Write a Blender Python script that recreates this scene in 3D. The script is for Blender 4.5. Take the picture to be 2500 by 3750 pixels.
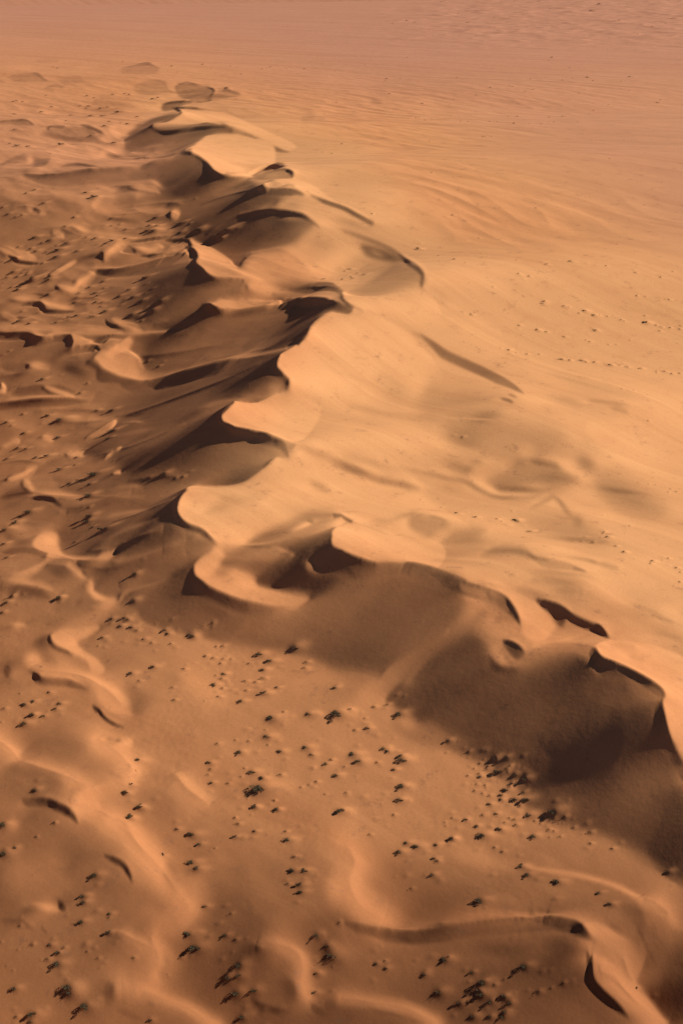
import bpy, bmesh, math, random
import numpy as np
from mathutils import Vector, Matrix
for o in list(bpy.data.objects): bpy.data.objects.remove(o, do_unlink=True)
SCN = bpy.context.scene; COL = SCN.collection
# ------------------------------------------------------------------ camera
CAM_H, PITCH = 150.0, math.radians(23.6)          # helicopter height over the plain, degrees below the horizon
cam = bpy.data.objects.new('camera', bpy.data.cameras.new('camera')); COL.objects.link(cam)
cam.location = (0, 0, CAM_H); cam.rotation_euler = (math.pi/2-PITCH, 0, 0)
cam.data.sensor_fit = 'VERTICAL'; cam.data.sensor_height = 36; cam.data.lens = 50
cam.data.clip_start = 1; cam.data.clip_end = 100000
SCN.camera = cam
FPX = 50/36*3750                                   # focal length in pixels of the 2500 x 3750 photograph
# ------------------------------------------------------------------ light
SUN_EL, SUN_BACK = math.radians(29), math.radians(14)   # sun low at the right, a little beyond the ridge
world = bpy.data.worlds.new('World'); SCN.world = world; world.use_nodes = True
nt = world.node_tree; sky = nt.nodes.new('ShaderNodeTexSky'); sky.sky_type = 'NISHITA'; sky.sun_disc = False
sky.sun_elevation = SUN_EL+math.radians(.8); sky.sun_rotation = math.pi/2-SUN_BACK; sky.altitude = 2000; sky.air_density = .30; sky.dust_density = .12; sky.ozone_density = .6
nt.links.new(sky.outputs[0], nt.nodes['Background'].inputs[0]); nt.nodes['Background'].inputs[1].default_value = 0.05
sd = bpy.data.lights.new('sun', 'SUN'); sd.energy = 5.0; sd.angle = math.radians(.53); sd.color = (1.0, .90, .76)
sun = bpy.data.objects.new('sun', sd); COL.objects.link(sun)
LEL = SUN_EL+math.radians(.8)
SDIR = Vector((math.cos(LEL)*math.cos(SUN_BACK), math.cos(LEL)*math.sin(SUN_BACK), math.sin(LEL)))
sun.rotation_euler = SDIR.to_track_quat('Z', 'Y').to_euler(); sun.location = SDIR*500
SCN.view_settings.view_transform = 'Standard'; SCN.view_settings.look = 'None'
SCN.view_settings.exposure = 0.72; SCN.view_settings.gamma = 1
SCN.cycles.max_bounces = 6; SCN.cycles.diffuse_bounces = 3
# ---- relief map: slopes of the sand towards / away from the sun, traced feature by feature
SC = 1/3.0
PW, PH = 834, 1250
TX = [0.0, 0.0, 1.0]; SOFT = [0.0, .9]; CREST = []; RIDGE = []
IMG = np.full((PH, PW), .70)
def T(x0, y0, k=1.568): TX[:] = [x0, y0, k]
def _xy(pts):
    p = np.array(pts, float).reshape(-1, 2)
    return (np.array([TX[0], TX[1]]) + p/TX[2])*SC
def _smooth(p, closed=False, n=5):
    m = len(p)
    if m < 3: return p
    q = np.vstack([p[-1], p, p[0], p[1]]) if closed else np.vstack([2*p[0]-p[1], p, 2*p[-1]-p[-2]])
    out = []
    for i in range(m if closed else m-1):
        a, b, c, d = q[i:i+4]
        for t in np.linspace(0, 1, n, endpoint=False):
            out.append(.5*(2*b+(c-a)*t+(2*a-5*b+4*c-d)*t*t+(3*b-a-3*c+d)*t**3))
    if not closed: out.append(p[-1])
    return np.array(out)
def _win(p, m):
    x0 = int(max(0, p[:,0].min()-m)); x1 = int(min(PW, p[:,0].max()+m+2))
    y0 = int(max(0, p[:,1].min()-m)); y1 = int(min(PH, p[:,1].max()+m+2))
    if x1 <= x0 or y1 <= y0: return None
    Y, X = np.mgrid[y0:y1, x0:x1].astype(float)
    return slice(y0,y1), slice(x0,x1), X, Y
def _ss(t):
    t = np.clip(t, 0, 1); return t*t*(3-2*t)
def _put(sl, v, al):
    w = IMG[sl]; v = v+(SOFT[1]-v)*SOFT[0]; w += (v-w)*al
def _near(p, X, Y):
    best = np.full(X.shape, 1e9); par = np.zeros(X.shape); side = np.zeros(X.shape)
    L = np.hypot(*np.diff(p, axis=0).T); cum = np.r_[0, np.cumsum(L)]; tot = cum[-1]+1e-9
    for i in range(len(p)-1):
        ax, ay = p[i]; dx, dy = p[i+1]-p[i]; l2 = dx*dx+dy*dy+1e-12
        t = np.clip(((X-ax)*dx+(Y-ay)*dy)/l2, 0, 1)
        ex = X-ax-t*dx; ey = Y-ay-t*dy; d = ex*ex+ey*ey
        m = d < best
        best[m] = d[m]; par[m] = ((cum[i]+t*L[i])/tot)[m]; side[m] = (dx*ey-dy*ex)[m]
    return np.sqrt(best), par, side
def _taper(par, t):
    k = np.ones(par.shape)
    if t in 'bs': k *= np.clip(par/.25, 0, 1)**.6
    if t in 'be': k *= np.clip((1-par)/.25, 0, 1)**.6
    return k
def S(v, w, f, pts, a=1., t='b'):                 # soft stroke, half-width w, feather f
    w, f = .8*w*SC/TX[2], 1.5*f*SC/TX[2]
    p = _smooth(_xy(pts)); r = _win(p, w+1.6*f)
    if r is None: return
    sy, sx, X, Y = r; d, par, _ = _near(p, X, Y); k = .35+.65*_taper(par, t)
    if f > w: prof = np.exp(-(d/(k*(w*.8+f*.5)))**2)*(.5+.5*_ss((w+1.6*f-d)/(f+.1)))
    else: prof = 1-_ss((d/k-w)/max(f,.6))
    _put((sy,sx), v, a*prof*(.3+.7*_taper(par,t)))
def L(v, w, pts, f=None, a=1., t='b', v2=None):   # slip face: sharp at the crest, w wide on its right-hand side
    if v < .5: CREST.append((_smooth(_xy(pts), n=4)/SC, w/TX[2], min(v, v2 or v), t))
    w = w*SC/TX[2]; f = (w*.25 if f is None else f*SC/TX[2])
    p = _smooth(_xy(pts)); r = _win(p, w+f)
    if r is None: return
    sy, sx, X, Y = r; d, par, s = _near(p, X, Y); k = np.maximum(_taper(par, t), .05)
    al = (1-_ss((d-w*k)/np.maximum(f*k,.5)))*_ss((np.sign(s)*d+.5)/1.)
    vv = v if v2 is None else v+(v2-v)*par
    _put((sy,sx), vv, a*al)
def P(v, f, pts, a=1., sm=True):                  # filled outline, edge feather f
    f = max(f*(1.5 if f >= 14 else 1)*(2 if SOFT[0] > 0 and f > 14 else 1)*SC/TX[2], .7)
    p = _smooth(_xy(pts), True, 4) if sm else _xy(pts); r = _win(p, f)
    if r is None: return
    sy, sx, X, Y = r; q = np.vstack([p, p[:1]]); d, _, _ = _near(q, X, Y)
    ins = np.zeros(X.shape, bool)
    for i in range(len(q)-1):
        (ax,ay),(bx,by) = q[i], q[i+1]
        if ay == by: continue
        c = ((ay > Y) != (by > Y)) & (X < (bx-ax)*(Y-ay)/(by-ay)+ax); ins ^= c
    _put((sy,sx), v, a*_ss(np.where(ins, d, -d)/f+.5))
def B(v, x, y, rx, ry, ang=0., a=1.):             # soft elliptical patch
    (c,) = _xy([x, y]); rx, ry = rx*SC/TX[2], ry*SC/TX[2]
    r = _win(np.array([c]), 2.2*max(rx, ry))
    if r is None: return
    sy, sx, X, Y = r; g = math.radians(ang); X = X-c[0]; Y = Y-c[1]
    u = (X*math.cos(g)+Y*math.sin(g))/rx; w = (-X*math.sin(g)+Y*math.cos(g))/ry
    _put((sy,sx), v, a*np.exp(-(u*u+w*w)**1.3*.8))
def RG(v, w, pts, a=.9, t='b'):                   # low winding ridge: broad soft glow and a brighter spine
    RIDGE.append((_smooth(_xy(pts), n=4)/SC, w/TX[2], .30))
    S(v-.06, w*1.2, w*2., pts, a*.75, t); S(v+.05, w*.5, w*.9, pts, a, t)
def SP(w, pts): RIDGE.append((_smooth(_xy(pts), n=4)/SC, w/TX[2], .16))   # a spur: only a spine in the sand
LEVEL, AMB = .76, .035
# base tones
T(0,0,1)
P(.80,200,[-200,-200,2700,-200,2700,330,1200,330,-200,330],sm=False)
P(.78,160,[-200,260,760,330,800,420,600,560,-200,620])
P(.88,330,[640,400,1300,520,1700,900,2700,1000,2700,2500,2300,2300,1900,2150,1300,1900,1000,1500,1300,1080,1000,800,700,500])

P(.58,300,[-200,3000,2700,3200,2700,4100,-200,4100],.8)
P(.46,300,[-200,3300,2700,3450,2700,4100,-200,4100],.9)
P(.52,240,[-300,2650,450,2750,550,3100,700,4000,-300,4000],.75)
P(.56,200,[-200,700,500,900,700,1300,500,1700,600,2300,-200,2500],.8)
P(.69,160,[500,2250,1300,2450,1700,2800,1500,3100,900,3000,600,2700],.9)
P(.83,260,[900,350,1500,300,2800,250,2800,1150,1500,1050,1100,700]); P(.44,240,[620,560,900,640,1000,900,1200,1100,1050,1300,850,1500,1000,1650,700,1800,650,1950,500,2250,300,2000,450,1700,400,1500,550,1200,600,900],.85)
# far dunes
T(0,150); SOFT[:] = [.55, .78]
P(.60,10,[50,200,120,183,215,180,240,200,270,225,200,232,80,230]); L(.42,9,[160,182,210,180,235,198,272,230])
L(.55,13,[250,265,300,248,340,250,368,264]); L(.6,10,[0,220,10,225,22,233])
P(.64,10,[330,215,350,205,420,195,465,205,470,235,400,250,350,240]); P(.62,10,[180,115,260,102,340,104,320,118,240,124],.7)
P(.62,8,[700,150,800,135,870,135,910,155,880,185,760,185,700,180]); L(.45,9,[770,134,810,131,860,132,917,152])
P(.60,12,[770,250,850,225,900,220,945,230,958,265,1000,300,850,305,780,290]); B(.88,1000,243,30,12); B(.86,640,265,130,30)
L(.5,9,[880,222,930,224,950,240,962,270])
P(.44,6,[1000,262,1060,240,1160,255,1200,262,1228,290,1215,320,1160,338,1090,333,1030,320]); L(.42,9,[1012,246,1060,235,1110,240,1162,256])
L(.22,9,[1178,262,1210,266,1232,286,1217,318,1165,338]); P(.55,6,[1230,290,1300,275,1385,302,1300,320,1215,325]); L(.28,9,[1272,279,1300,271,1335,283]); L(.45,8,[1330,285,1360,288,1392,303])
SOFT[0] = 0; B(.84,950,310,60,12); P(.55,10,[930,365,985,350,1080,340,990,390,930,400])
L(.35,7,[925,368,985,352,1050,343,1105,333]); L(.36,8,[975,388,1000,380,1070,378,1120,380,1200,390,1272,403])
P(.46,20,[740,530,860,455,960,420,1040,412,1000,440,880,486,800,520])
P(.92,5,[1034,398,1044,412,1000,440,920,465,870,485,890,500,920,512,980,515,1060,505,1160,493,1310,488,1335,482,1420,520,1500,560,1620,620,1700,600,1500,500,1330,420,1200,392,1060,385])
L(.3,9,[1000,387,1030,394,1043,410,1022,424])
L(.62,26,[1260,475,1320,486,1420,528,1520,585,1660,635],t='b')
P(.45,30,[720,545,860,490,1330,515,1200,545,1060,610,960,650,740,650,700,580])
L(.36,22,[862,488,890,503,930,515,1000,515,1100,500,1200,492,1322,490,1332,516],t='s')
P(.93,5,[1060,630,1130,590,1210,545,1330,520,1460,560,1568,600,1568,720,1480,740,1400,765,1290,768,1250,750,1215,720,1190,685,1130,650])
P(.40,40,[830,730,1000,680,1050,635,1180,700,1240,770,1400,790,1400,840,1100,890,900,860,950,830]); B(.33,1000,845,90,22,-22); B(.55,1190,730,20,30,30)
L(.28,28,[1050,634,1130,650,1190,690,1215,728,1250,757,1290,770,1400,766,1470,764],t='b')
P(.62,12,[0,470,150,465,190,490,100,492,0,487]); L(.42,13,[0,462,80,458,150,458,198,491],t='e')
P(.57,20,[380,505,520,500,600,540,480,580,300,570,230,540]); L(.38,13,[258,505,320,500,374,500]); L(.38,15,[460,492,520,495,580,520,617,544])
P(.56,10,[0,700,100,655,180,650,250,655,290,670,250,720,160,720,160,690,60,700,0,720]); L(.55,14,[340,716,430,700,520,710,592,727])
P(.47,25,[140,765,300,765,500,740,800,725,900,780,600,820,300,840,150,790]); L(.42,30,[135,760,250,768,400,755,500,738,650,730,800,718,900,695,1000,655,1050,634],f=35,t='s')
L(.45,13,[605,648,680,660,760,662,852,666]); S(.88,6,14,[560,662,610,632,690,645])
B(.86,230,745,50,15); B(.85,170,690,18,28); B(.9,490,375,40,20); B(.85,650,535,60,20); B(.82,330,700,40,20); B(.85,120,150,110,14); B(.84,480,150,60,10)
B(.62,600,380,140,40,0,.6); B(.6,100,560,90,40,0,.5)
# scalloped ridge, far part
T(700,550)
P(.42,50,[-100,300,200,240,340,180,400,240,560,260,480,300,300,340,260,370,100,400,-100,420]); S(.52,6,16,[0,312,150,255,340,190]); B(.33,230,295,140,26,-25)
P(.92,5,[400,200,440,180,520,160,590,150,700,200,820,280,900,310,1025,388,900,420,640,300,560,210,480,206,430,209])
P(.56,8,[325,138,440,100,540,100,585,125,570,150,480,160,400,165]); B(.66,470,132,60,14,-15); L(.22,18,[318,138,380,110,440,97,490,92,545,99],t='b'); L(.2,18,[540,104,565,112,586,123,574,150])
P(.84,30,[500,300,620,240,760,290,900,340,1020,400,900,435,760,410,640,360]); B(.66,900,405,90,22,10); B(.72,560,330,60,30,-20)
L(.3,40,[344,262,365,228,400,209,500,206,560,208,612,222,650,242],t='b'); L(.6,24,[680,245,780,278,880,312,960,355,1027,392],v2=.3,t='s')
S(.8,5,14,[700,255,720,290],.6)
P(.43,60,[0,460,120,430,260,380,400,370,500,390,640,385,700,430,650,470,560,520,400,570,280,570,150,540,0,510]); B(.36,290,505,130,36,-15,.9); B(.38,150,480,60,10,-25); B(.47,630,435,60,25,-20); B(.36,400,420,90,26,-20,.6)
P(.82,60,[560,560,700,450,900,480,1000,540,950,620,900,720,700,740,450,720,300,680,350,600]); B(.92,830,620,150,50,-30); B(.72,740,530,60,22); B(.92,250,700,200,26,8)
L(.24,22,[252,370,300,370,380,352,470,340,530,342,580,350,640,362,690,395,742,438],t='b'); P(.22,4,[470,342,540,345,600,356,500,386]); P(.93,4,[270,356,300,346,400,341,470,338,400,350,300,365])
L(.66,24,[860,445,960,472,1080,515,1160,555,1230,610],t='s'); P(.58,28,[975,535,1050,545,1150,580,1210,620,1150,635,1040,610,990,580]); B(.7,1060,582,40,14,20)
P(.62,45,[1150,640,1260,640,1330,700,1325,760,1250,785,1100,820,960,815,920,790,1000,740]); P(.74,30,[1000,640,1150,640,1000,740,940,760],.7)
L(.25,17,[1190,585,1250,628,1300,660,1337,705,1330,760],t='s')
B(.88,400,790,120,40,10); P(.56,30,[420,870,540,800,680,790,860,805,855,840,700,860,560,880]); S(.55,7,12,[310,770,322,802,368,840])
L(.27,26,[555,797,650,778,740,768,820,775,874,800],t='s'); P(.92,5,[875,800,960,820,1300,800,1400,850,1400,960,1000,915,900,865,868,820]); P(.26,3,[853,818,882,850,985,908,900,880,850,838])
P(.90,5,[98,882,180,852,300,850,420,865,520,870,400,905,250,935,200,930,130,900]); L(.22,22,[58,918,95,885,140,910,205,936])
L(.32,34,[200,936,350,915,500,880,600,860,680,858,760,862,840,870,890,880],t='e',v2=.2)
# middle left, first band
T(0,650)
P(.52,35,[650,240,780,230,900,200,1000,170,1200,130,1380,90,1440,80,1360,190,1100,270,900,260,760,270]); L(.38,14,[955,152,1015,148,1048,162]); S(.5,8,18,[650,75,800,52,905,74]); S(.84,5,12,[740,44,860,60,915,80]); S(.5,14,25,[640,150,760,140,860,110,1000,100]); S(.84,8,14,[600,92,540,135,545,185],.8); S(.8,8,14,[150,160,190,185,260,205]); S(.48,8,10,[180,175,230,198])
B(.8,1000,205,20,30,20); S(.8,8,16,[300,300,350,340,355,350],.8)
P(.48,60,[1000,330,1100,270,1300,200,1440,160,1568,190,1568,340,1380,380,1200,350]); B(.34,1300,320,110,40,-20)
P(.86,14,[1090,350,1130,370,1250,430,1330,490,1400,570,1330,574,1240,568,1190,545,1155,510,1120,480,1135,450,1110,410])
P(.6,40,[820,450,900,400,1000,370,1090,390,1130,450,1100,470,950,440])
L(.4,13,[735,364,850,352,965,336]); L(.26,12,[945,360,1050,352,1085,360,1093,386],t='b'); L(.42,16,[800,450,900,445,1000,425,1060,402])
P(.52,20,[200,520,430,462,600,432,590,470,440,482,290,560,200,560]); P(.54,6,[690,395,740,385,775,420,770,436,700,430]); S(.84,14,20,[600,480,620,440,680,392,720,384]); S(.84,10,15,[780,395,850,412,930,400])
P(.48,60,[800,600,950,520,1090,480,1130,590,1400,610,1250,680,1000,730,850,720]); B(.36,990,560,120,36,-17)
L(.46,40,[520,535,650,525,760,515,860,490,1060,430],f=16,t='b'); S(.74,4,10,[520,527,620,519,740,505,900,460,1060,405])
P(.3,5,[1063,396,1100,405,1132,450,1118,480,1152,516,1120,540,1090,510,1100,470,1065,410]); P(.26,6,[1150,513,1190,550,1240,571,1320,574,1392,581,1370,612,1180,627,1130,590,1095,535])
S(.86,12,22,[545,540,480,590,420,640,330,620]); P(.76,8,[280,560,340,520,420,476,430,488,320,560]); L(.3,15,[40,440,90,460,110,478,212,490]); S(.82,12,20,[0,400,80,436,200,468])
L(.3,20,[118,738,160,722,220,715,248,732,265,760,330,762,425,765],t='b'); S(.84,10,14,[235,708,300,728,420,740]); B(.84,140,690,60,18)
B(.84,470,280,50,22,20); B(.6,230,560,120,30,-20,.8); S(.8,6,14,[0,780,40,800,100,830],.7)
P(.5,40,[850,740,1150,715,1200,745,1300,800,1568,790,1568,860,1200,860,1000,900,860,870])
L(.2,38,[1150,752,1195,730,1235,755,1302,776],t='b')
# middle left, second band
T(0,1100)
P(.56,25,[0,220,170,230,380,215,400,265,380,320,250,350,0,350]); L(.36,34,[0,187,80,188,150,185,200,205,240,215,300,200,380,195,405,205,412,240,400,264],t='e'); P(.26,5,[150,195,200,210,245,218,210,256,178,250,175,220]); P(.2,4,[385,198,408,208,413,240,402,264,390,232])
S(.84,6,12,[180,182,250,208,310,195,400,188]); P(.84,10,[412,192,480,220,540,235,560,255,480,263,412,290,418,240]); P(.8,25,[0,130,150,150,400,150,700,170,560,220,300,180,0,175],.7)
L(.42,32,[380,310,430,275,500,262,550,262,572,288]); P(.22,7,[540,240,600,210,660,198,738,203,700,222,630,222,590,250,560,252])
P(.82,18,[540,330,580,290,660,280,740,210,760,240,740,280,800,330,950,380,1100,400,980,430,830,460,720,440,640,410,590,390,560,350]); B(.9,650,300,45,32)
P(.48,14,[740,198,900,190,1060,186,1040,220,930,250,800,235]); S(.8,4,10,[740,190,900,184,1060,172,1120,150]); P(.66,50,[800,290,1100,260,1300,180,1450,150,1300,300,1000,370]); S(.56,14,30,[1100,300,1200,230,1300,150],.8); S(.46,14,30,[1150,350,1300,230,1400,150],.8)
L(.25,15,[603,108,630,130,680,148,714,159]); S(.86,12,14,[640,105,700,130,760,152,815,182]); L(.4,13,[870,150,920,130,970,118])
P(.46,50,[850,470,1100,420,1300,370,1568,270,1568,380,1350,450,1100,540,900,610,700,650,600,620,760,530])
L(.40,60,[830,462,1000,437,1200,382,1400,322,1568,267],f=20,t='n'); S(.64,3,9,[830,460,1000,433,1200,377,1400,317,1568,262],t='s')
P(.25,6,[508,343,560,372,590,405,690,440,790,460,852,462,760,522,700,500,680,475,560,468,550,400,490,370])
P(.58,40,[100,400,300,330,480,370,540,440,520,500,300,470,100,460]); B(.44,420,400,60,25,20); B(.82,215,378,55,20,-10); S(.5,12,20,[0,375,80,388,160,378])
P(.50,25,[660,680,900,610,1200,510,1568,400,1568,540,1400,580,1270,640,1000,720,800,740,660,730]); S(.24,5,12,[660,672,840,640,960,590,1140,520,1300,450]); S(.22,6,12,[1330,436,1400,400,1475,362]); B(.34,1480,480,70,24,-20)
S(.62,4,14,[700,700,900,690,1150,640,1400,560]); P(.46,60,[480,830,700,760,1000,700,1270,640,1200,770,1000,860,700,900,500,900])
S(.28,14,28,[700,850,900,770,1100,690,1260,640]); S(.55,7,18,[640,780,850,740,1080,680,1320,590]); S(.3,8,16,[900,800,1000,750,1130,715])
P(.74,6,[490,790,560,740,660,690,640,732,540,780]); B(.46,600,650,60,20,-10,.6)
L(.48,36,[0,592,100,578,250,573,400,572,500,582],t='e'); S(.76,5,12,[0,584,100,570,250,565,420,566]); S(.84,6,14,[0,540,16,510,8,478]); S(.46,12,18,[60,540,120,530,250,505]); S(.76,8,16,[250,500,330,530,420,560])
S(.8,8,14,[0,840,60,820,110,805]); S(.82,8,14,[240,780,280,790,310,805]); P(.58,40,[380,690,560,690,640,700,480,790,400,780]); S(.8,8,16,[380,880,440,880,480,860])
# middle left, third band
T(0,1600)
P(.44,50,[540,100,700,40,850,-20,1200,-20,1250,40,1400,90,1500,120,1390,230,1200,265,1080,290,900,240,720,200,640,120]); P(.32,60,[790,110,900,30,1100,-10,1180,80,1100,170,950,220,840,170]); S(.24,14,22,[700,190,800,125,900,60]); S(.76,5,12,[600,130,640,85,700,60]); S(.34,8,14,[480,95,600,78,700,40])
S(.82,9,18,[40,244,130,222,170,195,205,170]); S(.8,8,14,[138,240,160,290,195,316]); B(.88,165,334,40,10); B(.88,675,207,30,9,-10); S(.3,6,6,[690,205,708,200])
S(.4,14,18,[0,352,100,322,190,325]); P(.58,14,[40,400,120,350,200,342,300,350,335,376,200,390]); L(.38,22,[180,345,250,340,300,350,338,377],t='s'); S(.8,8,16,[190,328,300,328,420,340,500,360])
S(.76,9,18,[340,430,420,400,520,372,640,362,830,352]); S(.8,8,12,[760,362,800,360,835,350]); S(.66,8,20,[620,310,760,290,900,300],.7); S(.5,10,25,[600,340,760,320,980,320],.7)
P(.46,50,[400,400,1000,320,980,480,1100,560,1240,620,1100,740,1090,830,1100,880,700,900,550,880,540,800,450,700,650,640,400,640,300,540,420,440])
S(.28,16,26,[560,555,720,560,870,500]); S(.3,15,30,[640,670,860,590,1000,530]); S(.34,15,30,[700,790,900,730,1085,650]); S(.36,12,26,[480,470,700,425,900,375,1045,315]); S(.62,7,16,[560,620,700,545,860,478]); S(.6,8,20,[620,730,800,685,1000,620,1120,560]); S(.58,9,20,[560,470,700,440,860,420]); B(.28,1000,415,60,24,-35); S(.56,8,18,[680,900,850,830,1000,770,1088,735]); B(.3,1020,820,50,40,-30)
P(.5,30,[300,240,400,320,640,330,560,280,420,260],.5)
P(.84,18,[190,600,240,550,320,560,330,620,380,680,520,690,640,660,680,648,620,700,450,712,320,702,260,685,200,640]); B(.9,285,595,40,38); S(.86,8,14,[560,690,620,670,680,648]); P(.2,5,[185,638,235,655,268,690,240,693,210,672]); L(.5,32,[0,662,80,635,180,638,240,655],t='s'); P(.6,20,[30,690,110,672,210,680,240,700,130,740,40,730])
P(.66,7,[270,700,440,708,430,750,340,735,280,730]); P(.42,8,[440,710,560,722,650,712,690,690,650,760,540,762,460,755]); S(.6,6,14,[650,720,720,690])
S(.82,12,18,[0,800,100,788,200,760,265,722]); S(.82,14,18,[400,735,470,790,520,800,530,870,570,920,650,945],t='e'); B(.5,330,770,60,28,20); P(.46,20,[470,780,540,768,700,770,850,760,700,860,690,900,600,905,540,880,538,830]); P(.62,40,[0,700,120,740,60,780,0,780])
B(.72,110,520,60,16,10); S(.5,14,25,[0,560,100,600,170,600],.8)
# left foreground
T(0,2100)
S(.76,16,25,[0,30,120,40,200,70,300,92]); S(.42,14,22,[40,112,180,108,290,140]); S(.84,12,14,[500,60,535,110,600,148,660,150,580,185,530,190]); B(.5,455,160,28,16,-40); S(.55,14,30,[300,205,380,175,440,155]); B(.9,110,292,40,14); S(.56,18,40,[240,290,400,285,540,262]); P(.62,40,[0,320,280,310,280,420,100,440,0,430])
P(.42,20,[690,175,740,105,900,58,1085,-20,1092,60,1200,140,1330,205,1420,245,1395,310,1300,385,1150,362,850,285,780,200]); P(.72,6,[685,160,700,108,780,75,900,42,1010,-10,900,52,740,112]); B(.29,1045,50,45,55,20); B(.3,1245,212,55,26,15); S(.54,5,14,[1092,75,1180,145,1330,212,1412,245,1390,310,1340,360]); S(.3,14,25,[900,120,1000,90,1080,0],.6)
P(.86,16,[290,350,340,325,450,315,560,298,545,340,440,385,480,440,560,490,600,550,560,575,520,560,500,500,420,455,360,425,310,395]); B(.46,240,400,45,50,10,.8); P(.18,4,[283,348,300,395,340,426,385,438,410,464,350,450,308,422,280,385]); S(.5,14,14,[500,390,560,330,570,320],.5)
P(.5,20,[205,462,240,505,330,525,300,470],.8); B(.88,190,490,50,36,20); RG(.85,40,[180,540,260,562,400,578,500,605,580,650,650,700,710,770]); P(.86,25,[560,690,640,650,730,710,755,790,740,812,640,795,580,745]); L(.3,38,[165,556,215,570,250,595,320,600,390,605,450,630,497,661],t='b'); P(.68,12,[60,562,160,552,200,580,150,610,80,600]); B(.4,48,550,18,28)
P(.15,3,[528,752,570,775,595,810,640,845,715,877,620,845,580,803,545,792]); B(.56,470,650,60,40,20,.8); B(.56,800,740,60,60,40,.6); S(.54,30,50,[730,620,770,720,800,800],.5)
B(.58,900,520,200,120,0,.4); S(.8,40,80,[1040,560,1180,660,1300,760],.7)
T(0,2600)
RG(.86,40,[-10,170,60,230,115,292],t='e'); P(.56,50,[130,250,250,180,420,150,540,170,640,260,700,340,600,395,400,372,250,322,150,292]); RG(.80,36,[110,290,220,330,400,392,520,450]); P(.48,60,[0,340,150,325,330,380,365,440,330,500,250,490,0,500])
RG(.87,50,[560,170,650,220,720,290,760,350,720,410,600,460,480,490,440,540,560,580,640,620,720,660,770,740,830,830,900,900,940,960],t='n'); RG(.86,30,[560,165,620,190,700,200,755,176]); S(.58,8,14,[600,165,660,172,700,165])
P(.58,40,[570,505,640,462,740,440,860,440,980,500,1000,570,900,620,770,650,680,600,590,560]); RG(.80,44,[1000,360,1080,460,1200,545],.8)
L(.58,44,[0,560,120,525,200,508,280,505],t='s',f=14); L(.3,42,[170,505,280,508,330,530,390,555,430,595,448,640],t='e',f=10); S(.45,6,10,[182,500,195,470,230,455]); B(.7,70,660,40,30); P(.58,60,[440,660,560,680,690,760,620,830,450,760]); P(.14,3,[595,830,665,845,715,872,745,915,760,960,730,930,700,890,670,892,625,860])
S(.56,16,30,[930,850,960,900,1000,960])
T(0,2900,1.2544)
RG(.85,46,[520,130,590,190,640,250,700,310,750,370,800,440,838,480],t='n'); S(.55,16,40,[770,320,820,400,870,480]); P(.56,50,[640,440,760,500,800,560,700,600,560,520])
RG(.76,40,[830,470,868,540,800,585,725,625,700,690,735,770,700,850,620,895,560,892],t='n'); S(.82,14,26,[560,888,640,898,700,868,738,800]); RG(.78,24,[640,900,750,950,860,992,960,1055,1010,1080],t='n'); RG(.70,20,[540,640,640,690,710,720])
S(.5,12,26,[500,960,480,920,520,880],.8); S(.34,5,8,[530,995,600,1025,655,1046]); B(.48,500,930,24,44); S(.54,14,26,[760,740,765,800,730,860],.8)
RG(.76,34,[1180,690,1300,708,1372,750,1392,820,1382,880,1405,922],t='s'); B(.38,1320,905,44,34,60); L(.36,26,[1145,938,1200,970,1280,995,1335,1003]); P(.42,6,[1428,973,1458,978,1495,1032,1445,1018]); S(.55,14,25,[1430,800,1440,860],.6)
B(.42,20,505,66,34); B(.44,60,600,60,12,15); B(.88,215,525,60,18,10); P(.14,3,[262,495,282,500,303,537,275,542]); L(.42,18,[20,588,90,582,130,605,162,637]); L(.45,12,[190,615,205,630,222,652]); S(.74,30,60,[0,400,200,340,330,300],.6)
B(.84,1548,420,40,66,10); P(.6,70,[1150,330,1300,420,1440,500,1500,600,1300,640,1150,500],.7)
B(.5,870,365,40,22,10,.8); B(.56,300,220,120,50,20,.5)
# main ridge, middle
T(600,1000)
P(.45,60,[-110,400,40,350,200,300,360,265,560,240,720,200,850,185,1030,182,960,205,880,250,840,300,820,350,780,390,700,430,600,450,400,500,60,585,-120,570]); B(.5,150,400,170,60,-20); P(.18,70,[470,430,560,350,680,280,800,225,860,240,780,330,680,390,560,420]); S(.56,5,12,[100,400,150,370,200,310],.6)
P(.93,4,[1045,180,960,206,880,252,842,300,830,330,820,357,780,395,720,425,660,460,643,500,650,540,690,575,720,605,716,650,695,676,1000,720,1400,700,1600,600,1400,330,1140,205])
L(.35,36,[250,178,290,205,350,230,440,228,560,205,680,180,780,160,850,152,930,156,1046,175],t='s'); L(.2,22,[780,166,850,156,930,160,1046,178],t='b'); S(.88,8,14,[300,150,360,145,420,170],.4)
P(.44,60,[-150,700,40,610,300,550,620,470,630,530,680,590,705,630,690,676,600,700,430,722,340,780,300,830,60,890,-110,860]); S(.62,4,10,[0,588,250,533,500,476,700,425],t='s'); L(.42,50,[0,596,250,540,500,482],f=30,t='n'); S(.22,5,10,[370,592,450,562,525,524]); S(.26,4,10,[0,750,180,680,400,600]); B(.5,570,590,70,24,-20); B(.3,545,640,66,24,-30); S(.58,6,16,[0,880,150,805,300,742,430,716]); S(.34,20,30,[0,920,120,840,260,790]); B(.6,640,650,50,26,0,.8)
L(.18,22,[842,300,830,330,820,357,780,395,765,413],t='b'); P(.13,3,[662,463,643,490,640,518,618,502,636,478]); L(.38,34,[640,508,650,545,690,577,720,607,716,650,693,674],t='n'); L(.2,14,[715,600,718,650,693,676]); B(.78,1320,650,110,60,30,.7); B(.8,1120,600,150,14,20,.5); S(.78,8,24,[1050,740,1250,790,1568,830],.8); S(.82,10,24,[900,790,1100,830,1300,850],.6)
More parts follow.
